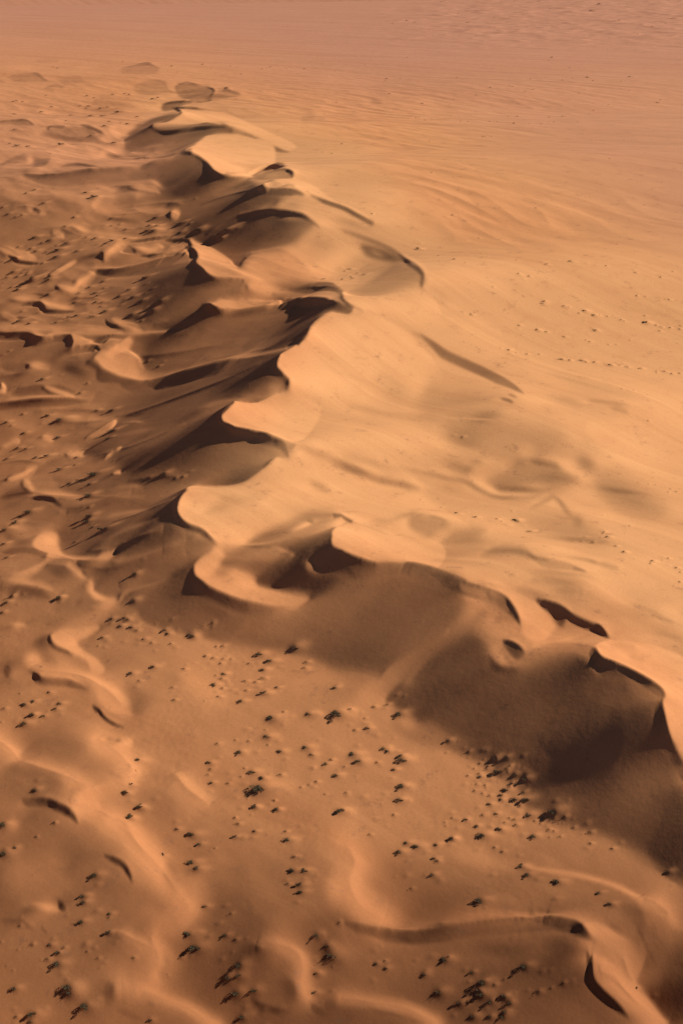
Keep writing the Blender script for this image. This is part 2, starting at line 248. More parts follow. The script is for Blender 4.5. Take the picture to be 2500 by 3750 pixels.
B(.74,1540,720,60,120,10,.8); S(.76,6,14,[1420,330,1500,370,1568,440])
P(.93,4,[695,676,560,711,420,731,370,766,335,800,329,825,350,857,410,887,480,902,560,917,650,943,800,941,900,760])
P(.17,5,[412,732,335,802,329,826,345,857,410,890,460,902,470,960,262,960,268,880,300,830]); L(.32,50,[340,850,410,887,480,902,560,917,650,943,700,955],t='n')
T(600,1550)
P(.45,60,[-110,90,60,10,260,70,440,95,580,110,690,155,640,180,580,230,470,300,420,320,300,342,150,356,100,390,40,480,-40,490,-130,380]); B(.28,150,200,120,60,-20,.8); B(.5,500,155,110,34,8); S(.56,4,10,[560,115,640,135,700,160]); B(.3,430,275,70,22,-32)
P(.92,4,[715,180,640,183,580,237,470,307,400,330,300,346,190,354,140,371,100,416,79,470,81,510,110,552,160,582,220,602,280,657,310,687,450,694,560,690,700,655,850,620,960,595,1000,585,1080,556,1300,640,1568,780,1568,300,1100,160,850,120])
L(.3,50,[360,2,400,21,470,37,560,52,620,70,665,87,695,117,710,152,716,180],t='e',v2=.34); P(.17,8,[265,-20,360,-10,400,30,360,80,270,72]); S(.2,4,6,[642,176,600,205,565,238])
B(.8,370,420,60,13,-5); S(.8,10,30,[230,510,400,445,600,400]); B(.74,890,345,55,25,30); P(.62,50,[480,690,560,620,700,560,830,510,960,505,980,540,900,600,700,650,560,690]); B(.5,590,645,120,24,-20,.8); B(.9,800,580,60,12,-20)
P(.14,2,[966,511,1015,512,1050,534,1083,550,1072,563,1040,552,1015,530,975,539],sm=False); S(.5,5,10,[820,548,860,562]); S(.9,4,9,[480,696,620,682,780,642,900,607,985,587])
P(.44,18,[310,692,470,702,600,692,740,662,900,617,980,592,960,640,920,690,870,740,850,790,780,760,640,700,560,760,420,755,330,730]); P(.64,8,[310,692,400,694,500,708,600,712,660,717,590,756,500,766,400,750,330,730])
S(.62,10,20,[700,100,850,150,950,190,1080,260,1190,285],.7); B(.5,1090,255,90,22,20); S(.6,12,20,[1180,310,1350,340,1470,365]); S(.92,10,20,[720,190,800,250,860,290,930,330]); S(.76,12,24,[950,180,1100,180,1250,240,1400,260,1568,300],.7); S(.72,8,14,[1180,550,1300,545,1440,505]); B(.78,1200,620,60,50,30,.5); S(.76,8,16,[1140,700,1180,720,1300,690],.7)
P(.92,4,[985,592,960,632,958,667,975,697,1020,722,1100,757,1160,782,1220,792,1320,792,1450,797,1568,827,1600,700,1300,640,1100,570])
P(.86,25,[310,705,260,742,200,780,176,820,190,862,240,912,300,945,520,945,500,860,470,830,350,835,320,800,345,755])
P(.2,8,[962,630,958,667,980,702,1100,759,1220,792,1140,835,1100,870,1000,850,900,845,858,800,866,740,912,680]); 
# big lee slope
T(600,2000)
P(.42,90,[560,330,830,290,880,150,1100,150,1200,180,1400,140,1660,160,1720,320,1620,500,1400,610,1250,720,1000,700,800,620,600,590,400,565,380,530,480,410,560,340]); S(.35,24,60,[1050,400,1180,320,1300,280],.7); S(.47,20,40,[850,470,1000,380,1150,280,1250,220],.7); B(.36,600,540,150,30,10,.8)
P(.86,18,[300,12,260,42,200,77,175,115,185,162,230,208,300,253,420,298,560,328,700,345,790,325,830,290,720,268,600,240,520,220,490,180,440,120,350,130,300,110,320,60]); B(.6,340,130,60,30,-20); B(.9,450,180,40,60,-10,.8)
P(.13,36,[540,180,620,130,720,80,810,20,800,120,870,170,950,180,860,240,760,245,640,232,550,210]); P(.42,40,[330,80,480,70,600,80,720,40,640,110,500,150,380,120],.8)
L(.3,72,[168,110,178,162,225,207,300,252,420,299,560,330,650,350],t='b',f=20); P(.16,4,[168,108,180,166,232,212,200,242,155,216,149,160]); S(.5,5,12,[150,215,200,268,300,330,400,380,472,410,450,460,380,530]); B(.28,85,230,50,60,35); B(.3,290,372,55,20,12); S(.56,5,20,[560,340,520,390,470,420],.8)
P(.18,7,[872,-10,980,0,1080,48,1200,88,1140,130,1000,146,890,132,855,60]); L(.42,85,[1160,84,1240,89,1320,88,1420,92,1500,105,1568,127,1640,155],t='n',f=24); S(.5,9,24,[960,150,1080,160,1180,202,1300,172,1450,155,1560,180]); S(.25,8,14,[1040,150,1140,180,1220,130],.8)
P(.70,8,[1290,690,1420,622,1568,520,1640,470,1600,580,1440,712,1360,792,1260,862,1195,855,1230,770]); P(.42,20,[1600,585,1440,718,1280,850,1320,910,1600,960]); S(.54,20,40,[400,560,340,540],.5); B(.84,1180,830,90,50,-30,.6)
T(1500,2100)
P(.39,95,[-60,780,60,560,150,430,300,330,420,370,480,540,640,540,800,480,960,440,1030,480,1060,550,1200,580,1440,700,1410,760,1440,950,1520,1100,1400,1320,1200,1440,950,1440,740,1380,640,1250,560,1150,350,1050,150,960,-20,890]); B(.44,280,600,140,100,0,.6); B(.54,100,900,100,80,0,.8)
L(.42,66,[100,-20,220,12,280,40,380,66,450,86,520,112,570,152,610,207,630,262,630,292],t='e',f=14); P(.6,14,[285,50,380,72,460,94,540,130,570,170,560,220,480,180,400,135,300,100]); S(.45,6,14,[440,85,450,120,470,150],.6); L(.4,26,[545,130,575,155,612,207,632,264,631,294],t='b'); S(.66,8,14,[390,138,470,184,560,235])
S(.60,20,45,[-20,600,100,450,250,345,400,240,455,195],t='e'); B(.4,220,140,60,40,20,.7)
P(.86,22,[640,300,620,230,560,120,640,130,720,150,780,220,840,290,850,340,800,380,700,400,640,340]); S(.6,10,20,[480,260,560,250,600,275]); S(.74,24,40,[500,330,600,330,660,400,720,420],.7)
P(.72,24,[840,300,900,260,1000,290,1090,340,1130,370,1050,400,900,390,780,390]); P(.2,6,[722,143,830,162,890,195,945,240,905,240,880,272,850,272,800,222,755,190]); L(.32,40,[870,192,950,237,1030,272,1090,295,1130,345,1146,362],t='b'); L(.15,22,[1050,285,1090,295,1130,340,1146,362]); S(.45,16,24,[850,230,860,270,870,300]); S(.88,3,8,[700,420,760,390,880,372,1000,345])
P(.18,9,[530,383,580,385,630,413,657,446,610,482,570,450]); S(.62,10,22,[515,390,545,450,595,505]); S(.28,11,20,[450,470,490,530,550,560,620,545])
P(.64,7,[655,450,740,410,830,396,950,394,1052,410,1030,440,960,436,850,455,740,490,655,512]); S(.6,9,16,[950,438,1015,446,1035,500,1080,565])
P(.19,4,[1058,412,1075,442,1100,477,1150,497,1220,522,1300,562,1380,607,1440,647,1463,690,1446,718,1350,650,1260,590,1200,576,1120,582,1070,540,1034,480,1034,440]); S(.34,30,30,[1120,530,1190,545,1240,560],.7); P(.48,30,[1240,590,1340,660,1440,710,1420,760,1300,700],.8)
P(.93,4,[1060,405,1090,460,1150,490,1300,555,1440,640,1468,690,1450,725,1475,840,1500,941,1600,960,1600,500,1200,380])
P(.12,130,[860,760,960,640,1100,700,1230,740,1250,900,1220,1060,1120,1190,980,1220,860,1160,740,1040,640,920]); S(.2,18,50,[955,490,965,600,930,740]); B(.34,1210,610,28,40); S(.24,40,80,[1040,600,1100,700,1150,760],.6)
P(.15,3,[1444,720,1452,770,1472,845,1502,945,1532,1020,1575,1100,1620,1200,1620,1300,1560,1180,1500,1060,1440,945,1408,840,1405,765])
T(1500,2600)
P(.44,110,[740,500,1100,480,1420,200,1568,420,1640,941,1300,800,1000,640]); B(.24,1540,700,90,150); P(.66,60,[-50,30,120,80,350,180,200,200,-50,120],.5); B(.84,-20,60,60,40,30,.6)
S(.8,4,10,[670,898,800,915,930,935,1000,960],t='b')
T(1250,2900,1.2544)
P(.24,60,[1420,230,1568,120,1620,420,1500,350]); S(.78,5,14,[860,345,1000,365,1150,390,1280,430,1370,478],t='s'); RG(.80,46,[1370,480,1450,520,1500,580,1420,640,1380,680]); S(.6,14,30,[900,385,1100,420,1300,480],.7); B(.76,630,300,120,40,10,.6)
RG(.82,64,[20,230,65,340,40,420,80,520,190,590],t='n'); P(.50,40,[30,650,300,710,600,690,900,640,1050,640,1150,700,1130,880,1260,1010,1100,1060,500,860,100,800],.75)
S(.8,10,24,[460,602,560,592,660,576,800,572,950,560]); L(.24,52,[5,588,60,605,120,618,270,635,350,640,500,625,620,605,760,585,900,573],t='s',f=18); L(.3,40,[5,586,60,603,140,622,300,645],t='b'); L(.24,48,[850,576,950,573,1000,577,1070,590,1110,615,1150,660,1172,688],t='e',v2=.16,f=16)
B(.35,720,720,110,28,-5); B(.31,1010,690,70,28,-10); B(.38,980,830,150,30,-15); B(.4,640,830,60,20,0,.5)
P(.52,30,[1280,505,1370,520,1385,600,1350,660,1300,620]); P(.76,18,[1110,605,1200,600,1260,640,1350,690,1240,706,1180,690]); S(.4,4,8,[1230,605,1290,628,1345,650]); S(.6,14,20,[1400,690,1450,640,1540,630],.8)
RG(.80,44,[1150,720,1200,770,1190,830,1250,870,1310,930,1390,1000,1490,1080],t='n'); P(.88,7,[1205,710,1330,695,1465,698,1400,760,1370,830,1340,885,1310,830,1290,760]); RG(.86,26,[1180,820,1250,850,1290,900,1370,990]); B(.64,1230,770,50,30,30,.8)
P(.13,3,[1123,736,1150,770,1148,830,1162,870,1222,930,1282,988,1315,1042,1260,1012,1180,952,1138,900,1128,830])
P(.36,26,[1468,706,1600,680,1600,1100,1500,1060,1410,950,1352,885,1385,810,1420,750]); B(.22,1540,900,70,130)
RG(.70,26,[0,950,150,970,300,1000,440,1060],t='n'); B(.46,100,1040,170,36,5)
# right side: gentle relief
SOFT[:] = [.22, .9]
T(1500,1050)
P(.74,60,[150,560,300,530,450,560,600,640,450,720,250,745,50,690]); B(.58,320,650,170,22,-8); L(.54,50,[60,258,140,305,210,355,300,398,420,452,520,502,590,545,653,601],t='b',f=8); S(.3,5,8,[515,630,560,642,592,660]); S(.45,4,6,[560,605,590,618,612,628]); B(.54,420,740,90,28,-15); S(.94,2,5,[180,744,400,750,620,762])
P(.62,60,[240,780,600,772,800,790,850,860,500,920,250,870]); B(.55,330,870,90,40); S(.78,10,20,[820,500,1050,560,1200,600,1360,645]); S(.62,5,12,[1010,650,1120,656,1250,668]); B(.7,900,650,90,20,10); P(.95,25,[1220,695,1320,662,1450,665,1640,690,1640,980,1200,980,1000,800,1150,760]); S(.74,6,14,[1150,690,1260,720])
S(.76,3,12,[1100,90,1400,150,1568,180],.5); S(.76,3,12,[900,560,1100,600],.5)
T(1500,1600)
B(.93,660,85,55,45); P(.64,25,[430,250,520,180,640,120,800,140,900,190,960,240,820,300,700,270,560,300]); S(.52,9,22,[690,122,800,148,880,168]); B(.52,840,232,90,26); B(.5,600,292,160,20,3); B(.62,300,168,90,30,10); B(.62,380,135,40,12); S(.92,16,25,[330,210,420,170,500,150,600,138]); S(.92,14,25,[350,230,440,285,500,312]); S(.93,14,28,[850,150,1000,205,1050,260,1060,330,1150,420,1270,480]); S(.56,7,16,[0,185,100,200,220,235,320,250,400,300,500,340,650,345,760,320])
P(.8,30,[50,220,260,250,400,320,520,360,700,370,600,430,400,460,200,420,100,330]); B(.58,1005,140,54,38,20); P(.66,60,[1060,230,1200,230,1350,330,1450,400,1350,440,1200,400,1080,320]); B(.54,1210,300,110,14,8); S(.62,8,14,[690,400,790,350,820,335,860,365,910,440,970,500]); S(.86,10,16,[700,370,800,322,870,330,960,400],.6)
P(.74,40,[600,470,900,430,1100,560,1060,600,950,600,800,560]); B(.58,990,588,130,14,5); B(.62,960,480,30,30,40); S(.92,9,15,[0,358,100,398,230,448,345,512]); P(.66,18,[0,430,100,440,220,490,140,570,0,520]); S(.56,4,8,[100,445,170,460,215,482]); S(.58,14,24,[170,595,280,560,440,526]); B(.92,180,548,60,24,-20); B(.62,300,590,110,20,-5); S(.92,8,14,[420,630,480,620,530,600])
S(.54,15,25,[410,675,500,650,640,650,710,692]); P(.68,7,[660,652,720,690,860,702,950,732,1012,767,900,760,760,740]); S(.5,5,8,[660,650,720,688,800,694]); S(.4,5,6,[925,742,970,755,1012,767]); S(.58,6,10,[890,683,1000,695,1100,726]); B(.94,870,650,150,36,3); S(.62,8,16,[1080,720,1200,750],.8)
S(.68,5,14,[620,790,800,770,960,790,1060,800]); B(.58,860,830,120,26); B(.56,660,880,110,24,10); S(.9,8,16,[420,820,560,840,700,800]); B(.62,900,880,60,16); S(.64,5,8,[975,855,980,900],.8); B(.66,320,720,200,18,5,.6); B(.94,1150,900,120,40,20)
SOFT[:] = [.3, .9]
T(1500,2100)
S(.62,5,10,[1410,235,1450,258,1520,275]); S(.62,8,16,[1380,345,1480,350,1600,385]); S(.72,6,16,[1100,270,1200,325],.7); S(.7,8,18,[1250,470,1350,490],.6); S(.66,6,16,[1150,400,1300,420],.5); B(.58,900,90,60,14); S(.72,5,16,[1300,190,1420,220],.7); B(.95,1500,200,70,30)
T(0,0,1)
P(.86,40,[1180,380,1320,366,1500,372,1800,392,2000,420,1700,420,1400,400],.8); S(.62,7,10,[1355,364,1375,366,1395,374]); S(.7,8,16,[1100,440,1150,415]); S(.76,14,26,[1650,740,1900,780,2010,800],.6); S(.74,14,26,[1900,650,2300,690],.5); S(.74,10,20,[1850,900,2150,980],.5); S(.76,10,20,[2050,860,2300,880,2500,940],.5); S(.76,10,24,[1500,560,1900,620],.5); S(.88,18,30,[1150,285,1400,300],.6); S(.76,14,24,[1250,320,1700,330],.7); S(.74,10,20,[1800,250,2500,220],.6); S(.74,20,40,[1900,150,2500,130],.6)
B(.68,2200,30,320,40,0,.7); S(.88,8,14,[2080,48,2150,42,2190,60]); S(.88,8,14,[2210,40,2260,55]); S(.6,8,10,[2120,42,2180,36,2210,44]); S(.9,10,16,[2410,40,2440,20,2480,30]); S(.66,12,18,[1450,38,1540,42]); S(.86,6,10,[1380,36,1440,36])
T(0,953,.94)                                       # spurs and small dune spines of the left flank
for w, q in ((16,[300,612,400,548,560,492,760,417,900,350]),(18,[330,672,450,642,600,582,720,520]),(16,[400,690,520,628,640,562]),(20,[410,1122,520,1062,640,1012]),(22,[260,1047,380,1062,520,1012,640,962]),
  (20,[390,902,480,872,600,822]),(18,[300,1002,400,992,480,955,560,930]),(20,[0,812,100,800,200,812,350,817,490,822]),(18,[230,872,330,832,450,800]),(16,[0,762,60,742,112,716]),(14,[80,750,110,797]),(24,[0,492,150,480,320,476]),
  (20,[0,402,100,387,170,374]),(18,[60,442,180,430,270,452]),(16,[0,652,70,628]),(16,[130,612,215,606]),(20,[380,1000,470,962,560,918]),(18,[0,700,80,690,150,700]),(20,[0,1090,80,1072,170,1030]),(20,[180,1010,260,1040,330,1120]),(22,[0,1130,100,1120,200,1150]),
  (18,[560,1000,640,975,700,930]),(16,[200,560,330,555,420,530]),(16,[440,760,560,745,640,750]),(18,[120,520,260,515,380,520]),(18,[350,300,470,330,600,320,760,290])): SP(w, q)
T(0,650)
for w, q in ((18,[200,300,330,290,450,330]),(16,[60,180,160,165,260,200]),(18,[620,180,760,165,900,150,1040,140]),(16,[640,215,780,205,930,180]),(20,[560,60,700,48,850,55,920,78]),(20,[280,560,430,470,600,435,690,395]),(20,[640,520,800,500,950,460,1060,420]),(16,[80,680,200,665,330,690]),
  (16,[400,700,520,690,640,720]),(18,[600,860,740,840,860,880]),(18,[1150,160,1280,110,1440,70]),(18,[1180,330,1300,250,1440,190]),(16,[0,390,60,410,120,450]),(18,[0,820,120,800,260,830])): SP(w, q)
SOFT[0] = 0                                        # slip faces under the sharpest crests
T(0,2100); L(.2,16,[283,348,300,395,340,426,385,438,410,464]); L(.15,16,[530,752,570,775,595,810,640,845,715,877])
T(0,2900,1.2544); L(.15,18,[478,292,530,302,570,330,595,365,608,412])
T(1250,2900,1.2544); L(.13,22,[1150,740,1152,830,1165,870,1222,930,1282,988,1315,1042])
T(1500,2100); L(.22,40,[1062,412,1100,476,1150,497,1220,522,1300,562,1380,607,1440,647,1463,690,1446,718]); L(.33,34,[1446,720,1472,845,1502,945,1575,1100]); L(.2,24,[722,143,830,162,890,195,945,240]); L(.18,22,[530,383,580,385,630,413,657,446])
T(600,2000); L(.2,40,[980,0,1080,48,1200,88])
T(600,1550); L(.16,30,[130,385,100,416,79,470,81,510,110,552,160,582,220,602,280,657,310,687])
T(600,1000); L(.18,30,[412,732,370,766,335,800,329,825,350,857,410,887,480,902,560,917,650,943])
T(0,650); L(.28,24,[1080,396,1110,410,1135,450,1120,480,1155,513,1190,549,1240,570,1320,573,1390,580])
# ground tones: sunlit-side brightness put into paler sand, lee side redder; gravel plain
SAVE = IMG; IMG = np.full((PH, PW), .25); T(0,0,1)
P(1,160,[600,380,1300,520,1700,900,2700,1000,2700,2500,2300,2250,1900,2150,1300,1980,800,1980,650,1850,1000,1500,1200,1080,1000,800,650,500])
P(.7,300,[1500,500,2700,300,2700,900,2000,800])
PALEMAP = IMG; IMG = np.zeros((PH, PW))
P(1,260,[-300,-300,2800,-300,2800,420,1300,320,700,200,-300,180],sm=False); P(.6,300,[1700,350,2700,300,2700,900,2200,700])
P(.35,200,[-200,330,600,480,500,700,-200,650])
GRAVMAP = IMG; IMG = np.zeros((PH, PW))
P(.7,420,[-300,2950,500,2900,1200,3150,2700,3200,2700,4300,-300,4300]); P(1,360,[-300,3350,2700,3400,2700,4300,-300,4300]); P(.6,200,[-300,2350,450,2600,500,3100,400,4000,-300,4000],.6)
DIMMAP = IMG; IMG = SAVE               # darkening towards the view's lower edge, put into the near sand's colour
def boxblur(a, n):
    for _ in range(3):
        for ax in (0, 1):
            p = np.pad(a, [(n+1, n) if k == ax else (0, 0) for k in (0, 1)], mode='edge').cumsum(ax)
            a = (p[2*n+1:]-p[:-2*n-1] if ax == 0 else p[:, 2*n+1:]-p[:, :-2*n-1])/(2*n+1)
    return a
LEVMAP = LEVEL*((1+.28*PALEMAP)*(1-.38*DIMMAP))**(1/2.2)            # how bright each painted ground tone is where it lies flat
LEVMAP = LEVMAP*(1-GRAVMAP)+boxblur(IMG, 30)*GRAVMAP
IMG -= .05*np.exp(-((IMG-.49)/.11)**2)              # the lee faces turn a little further from the sun
# ------------------------------------------------------------------ the relief: integrate the slopes into one height field
TH0, TH1, RH0, RH1 = -.36, .36, math.log(118.), math.log(3300.)
cp, sp = math.cos(PITCH), math.sin(PITCH)
def project(x, y, z):                             # place -> photograph pixel (2500 x 3750)
    dz = z-CAM_H; d = y*cp-dz*sp; v = y*sp+dz*cp
    return 1250+FPX*x/d, 1875-FPX*v/d
def sample(img, px, py):
    x = np.clip(px*SC, 0, PW-1.001); y = np.clip(py*SC, 0, PH-1.001)
    i = x.astype(int); j = y.astype(int); fx = x-i; fy = y-j
    return (img[j,i]*(1-fx)+img[j,i+1]*fx)*(1-fy)+(img[j+1,i]*(1-fx)+img[j+1,i+1]*fx)*fy
CE, SE = math.cos(SUN_EL), math.sin(SUN_EL)
def facing(v, lev, t2):                                # relief level -> slope towards the sun
    c = (v/lev)**2.2*SE*(1+AMB)-AMB*SE; c = np.clip(c-.06*np.clip(1-c/SE, 0, 1), .012, .90)
    A = CE*CE-c*c; disc = np.maximum(SE*SE*CE*CE-A*(SE*SE-c*c*(1+t2)), 0)
    return np.clip((-SE*CE+np.sqrt(disc))/A, -.72, .68)
WT, LAM, GAIN, BL = .12, 2., .6, .018
def lattice(st, sr):                               # a sheet of points: columns by bearing, rows by distance
    global ST, SR, NT, NR, th, rh, TT, RR, GX, GY, CX, CY, Dt, Dr, Ms, Mt, DEN, GAU, c0, s0
    ST, SR = st, sr; NT, NR = int((TH1-TH0)/st), int((RH1-RH0)/sr)
    th = TH0+(np.arange(NT)+.5)*st; rh = RH0+(np.arange(NR)+.5)*sr
    TT, RR = np.meshgrid(th, np.exp(rh)); GX, GY = RR*np.sin(TT), RR*np.cos(TT)
    CX = np.cos(SUN_BACK+TT); CY = np.sin(SUN_BACK+TT)   # sun bearing in the local (right, away) frame
    wt = 2*np.pi*np.fft.rfftfreq(NT)[None,:]; wr = 2*np.pi*np.fft.fftfreq(NR)[:,None]
    Dt = (np.exp(1j*wt)-1)/st; Dr = (np.exp(1j*wr)-1)/sr+1
    c0, s0 = math.cos(SUN_BACK), math.sin(SUN_BACK)
    Ms, Mt = c0*Dt+s0*Dr, -s0*Dt+c0*Dr
    DEN = np.abs(Ms)**2+WT*np.abs(Mt)**2+LAM
    GAU = np.exp(-.5*((wt/st)**2+(wr/sr)**2)*BL**2)
def resample(a, st, sr):                           # from a lattice with these steps onto the current one
    i = np.clip((th-TH0)/st-.5, 0, a.shape[1]-1.001); j = np.clip((rh-RH0)/sr-.5, 0, a.shape[0]-1.001)
    def cub(b, t, ax):
        n = b.shape[ax]; k = t.astype(int); f = (t-k).reshape((-1, 1) if ax == 0 else (1, -1)); g = lambda o: np.take(b, np.clip(k+o, 0, n-1), ax)
        p, q, r, s = g(-1), g(0), g(1), g(2)
        return q+.5*f*(r-p+f*(2*p-5*q+4*r-s+f*(3*(q-r)+s-p)))
    return cub(cub(a, j, 0), i, 1)
def step(U, corr, k, learn):
    px, py = project(GX, GY, U*RR)
    edge = _ss((px+260)/250)*_ss((2760-px)/250)*_ss((4100-py)/330)*_ss((py+130)/120)
    gt = (np.roll(U,-1,1)-np.roll(U,1,1))/(2*ST); gr = (np.roll(U,-1,0)-np.roll(U,1,0))/(2*SR)+U
    tc = np.clip(-CY*gt+CX*gr, -.5, .5)*k
    q = facing(sample(IMG, px, py), sample(LEVMAP, px, py), tc*tc)*edge
    q = (q-.04*_ss((.24-sample(IMG, px, py))/.1)*edge)*(1-.8*sample(GRAVMAP, px, py))
    if learn: corr = np.clip(corr+GAIN*np.fft.irfft2(np.fft.rfft2((q+(CX*gt+CY*gr))*edge)*GAU, s=(NR, NT)), -.5, .5)
    q = q+corr
    At, Ar = np.fft.rfft2(-q*CX), np.fft.rfft2(-q*CY)
    As, An = c0*At+s0*Ar, -s0*At+c0*Ar
    return np.fft.irfft2((np.conj(Ms)*As+WT*np.conj(Mt)*An)/DEN, s=(NR, NT)), corr
lattice(.00125, .00125)
U = np.zeros((NR, NT)); corr = np.zeros((NR, NT))
for it in range(18):
    Un, corr = step(U, corr, 1 if it else 0, 2 <= it < 12)
    U = Un if it == 0 else U+.7*(Un-U)
A = ST, SR
lattice(.0007, .0012)
U = resample(U, *A); corr = resample(corr, *A)
for it in range(2): U = U+.7*(step(U, corr, 1, False)[0]-U)
LIM = math.tan(SUN_EL)*(.92+.08*_ss((.24-sample(IMG, *project(GX, GY, U*RR)))/.1))   # most sand rests just short of the sun's own slope
DD = np.abs(Dt)**2+np.abs(Dr)**2+.02
for it in range(1):
    gt = (np.roll(U,-1,1)-U)/ST; gr = (np.roll(U,-1,0)-U)/SR+U
    ds = CX*gt+CY*gr; dt = -CY*gt+CX*gr
    ds = np.where(ds > LIM, LIM+.1*(ds-LIM), ds); dt = np.clip(dt, -.85, .85); ds = np.maximum(ds, -.8)
    At, Ar = np.fft.rfft2(ds*CX-dt*CY), np.fft.rfft2(ds*CY+dt*CX)
    U = np.fft.irfft2((np.conj(Dt)*At+np.conj(Dr)*Ar+.02*np.fft.rfft2(U))/DD, s=(NR, NT))
H = U*RR
print('relief', H.min(), H.max(), H.shape)
px, py = project(GX, GY, H)
PALE, GRAV, DIM = sample(PALEMAP, px, py), sample(GRAVMAP, px, py), sample(DIMMAP, px, py)
# ------------------------------------------------------------------ desert shrubs: where each one stands in the photograph (x, y, width), by patch of ground
BUSH = []
def K(place, x0, y0, k, d, keep=lambda x, y: True):
    for i in range(0, len(d), 3):
        if keep(d[i], d[i+1]): BUSH.append((place, x0+d[i]/k, y0+d[i+1]/k, d[i+2]/k))
K('left of the near winding ridge',0,2900,1.2544,[18,150,48,20,285,60,68,258,30,175,125,8,250,143,18,170,208,8,440,385,50,380,480,36,385,508,40,375,597,44,90,615,20,505,562,30,500,650,44,5,690,14,230,705,36,293,717,24,268,740,36,218,770,28,268,792,56,82,725,12,148,703,22,450,765,18,612,763,24,68,905,44,315,900,78,322,932,70,395,985,60,150,1025,70,75,1035,28,140,1060,40,500,580,16,400,735,18,60,820,10,30,800,10])
K('right of the near winding ridge',0,2900,1.2544,[575,5,30,640,72,40,595,120,40,810,172,30,880,200,60,915,242,36,745,288,30,985,260,16,880,325,60,905,355,50,1080,120,14,1092,148,28,1168,183,32,1080,208,36,1320,220,50,1348,298,28,1170,72,34,1270,85,32,1260,40,14,1310,183,24,1345,365,50,1395,365,50,1320,425,24,1375,430,50,1382,462,44,940,527,36,1555,600,24,868,655,60,895,720,78,1036,660,30,1080,680,24,1455,660,40,1500,712,44,1515,757,90,1450,838,40,1527,805,10,1040,857,56,1095,848,50,1100,800,50,1085,928,64,1165,915,50,1440,922,40,1112,1037,42,690,1050,30,1060,560,18,770,840,12,830,760,24,1150,105,12])
K('below the long bottom right lee face',1250,2900,1.2544,[160,790,30,195,778,24,200,810,30,475,775,50,490,760,20,375,840,36,598,830,30,840,805,50,650,880,56,700,890,24,442,925,60,540,975,44,625,915,30,640,935,60,745,945,44,683,968,36,770,972,36,750,1015,40,740,1035,30,903,920,28,1015,880,26,600,1035,44,680,1035,30,745,862,14,960,902,14])
K('in the hollow between near right ridges',1250,2900,1.2544,[298,238,44,345,252,50,266,277,46,430,243,30,505,217,34,735,275,24,425,308,30,440,320,24,415,382,36,822,345,46,855,382,36,1240,262,24,1495,372,36,635,502,60,1180,465,36,1232,518,40,990,415,50,1352,900,36,130,197,22,320,445,20,700,255,20,1140,240,24])
K('in dense scrub below the darkest slope',1600,2600,2.613,[105,298,66,200,293,14,88,408,26,298,405,46,232,433,20,400,512,38,328,516,12,350,562,28,480,540,44,470,568,30,550,470,80,560,485,30,655,460,60,695,545,40,590,605,150,660,580,50,672,612,30,735,630,72,840,668,80,290,630,38,410,640,60,400,612,40,710,705,60,660,770,100,690,745,40,375,712,36,330,715,16,455,720,36,458,745,24,355,775,44,740,862,110,840,870,110,820,795,60,785,920,50,500,905,64,500,820,40,610,860,60,610,820,60,848,950,12,555,995,60,430,800,36,870,1010,110,1110,990,140,1110,1045,40,1030,1000,50,930,1065,36,985,1090,30,1215,1030,50,690,1035,26,735,1050,40,640,1078,40,750,1100,56,430,1010,50,140,1035,40,65,1075,34,80,1110,26,595,1148,90,430,1205,130,140,1240,70,920,1208,80,1070,1220,24,1175,1212,36,1060,1150,56,1115,1162,34,1160,1085,16,1195,1085,14,1300,1128,40,1460,1175,56,270,1050,60,380,1110,60,290,460,20,440,475,20])
K('on the open sand in the middle',700,2250,1.96,[180,232,30,225,228,40,485,290,80,735,245,90,565,340,80,210,352,34,100,300,40,160,312,34,230,320,30,285,322,24,410,355,36,825,345,40,810,388,44,515,400,60,230,430,60,175,440,24,215,462,36,165,505,60,385,480,40,460,490,40,515,460,44,220,533,36,395,548,36,615,528,48,195,592,40,360,625,60,520,570,80,1030,528,50,95,622,18,660,703,30,840,720,80,575,752,110,1140,690,44,1050,715,120,1310,665,40,1405,650,40,1495,718,80,1175,832,34,1260,818,54,1245,745,24,530,830,20,540,880,80,548,937,24,350,990,64,410,910,30,315,903,24,185,930,40,640,985,60,820,960,80,860,1010,60,130,1068,60,135,1112,40,120,1150,28,435,1133,74,380,1105,24,510,1180,56,355,1165,24,640,1155,44,145,1210,50,262,1215,36,1160,1010,96,1205,1060,90,1000,1048,44,965,1075,60,1100,1095,24,1040,1157,64,1330,1065,36,490,1255,180,1378,965,60,1410,985,50,1500,1020,60,1510,1050,100,1455,1115,50,895,1203,36,785,1243,26,845,1222,24,1110,1280,30,1515,1235,80,1490,1335,80,960,1292,24,595,1340,24,450,1385,50,615,1402,50,1070,1415,100,1360,1360,14,1450,1440,36,310,1460,28,400,1325,20])
K('in the shallow left sand basin',0,2600,1.568,[140,82,70,10,70,14,185,30,40,790,288,64,780,347,20,750,428,36,720,478,50,795,562,40,745,620,50,200,460,50,315,648,20,210,728,20])
K('at the big lee slope left end',0,2100,1.568,[765,160,50,640,262,36,715,258,40,735,270,34,690,305,44,755,312,44,785,330,30,590,370,36,563,417,16,945,328,40,965,348,36,1090,358,64,1110,368,40,825,380,36,880,537,44,755,575,44,1055,550,30,800,618,24,1000,728,30,990,655,24,870,400,24,980,405,24,1220,285,24])
K('on the low dunes at the far left',0,2100,1.568,[235,537,20,115,690,16,25,777,30,280,685,36,195,735,40,340,750,50,185,817,50,145,755,50,250,820,36,320,780,40,70,135,30,40,168,40,340,145,40,15,225,36])
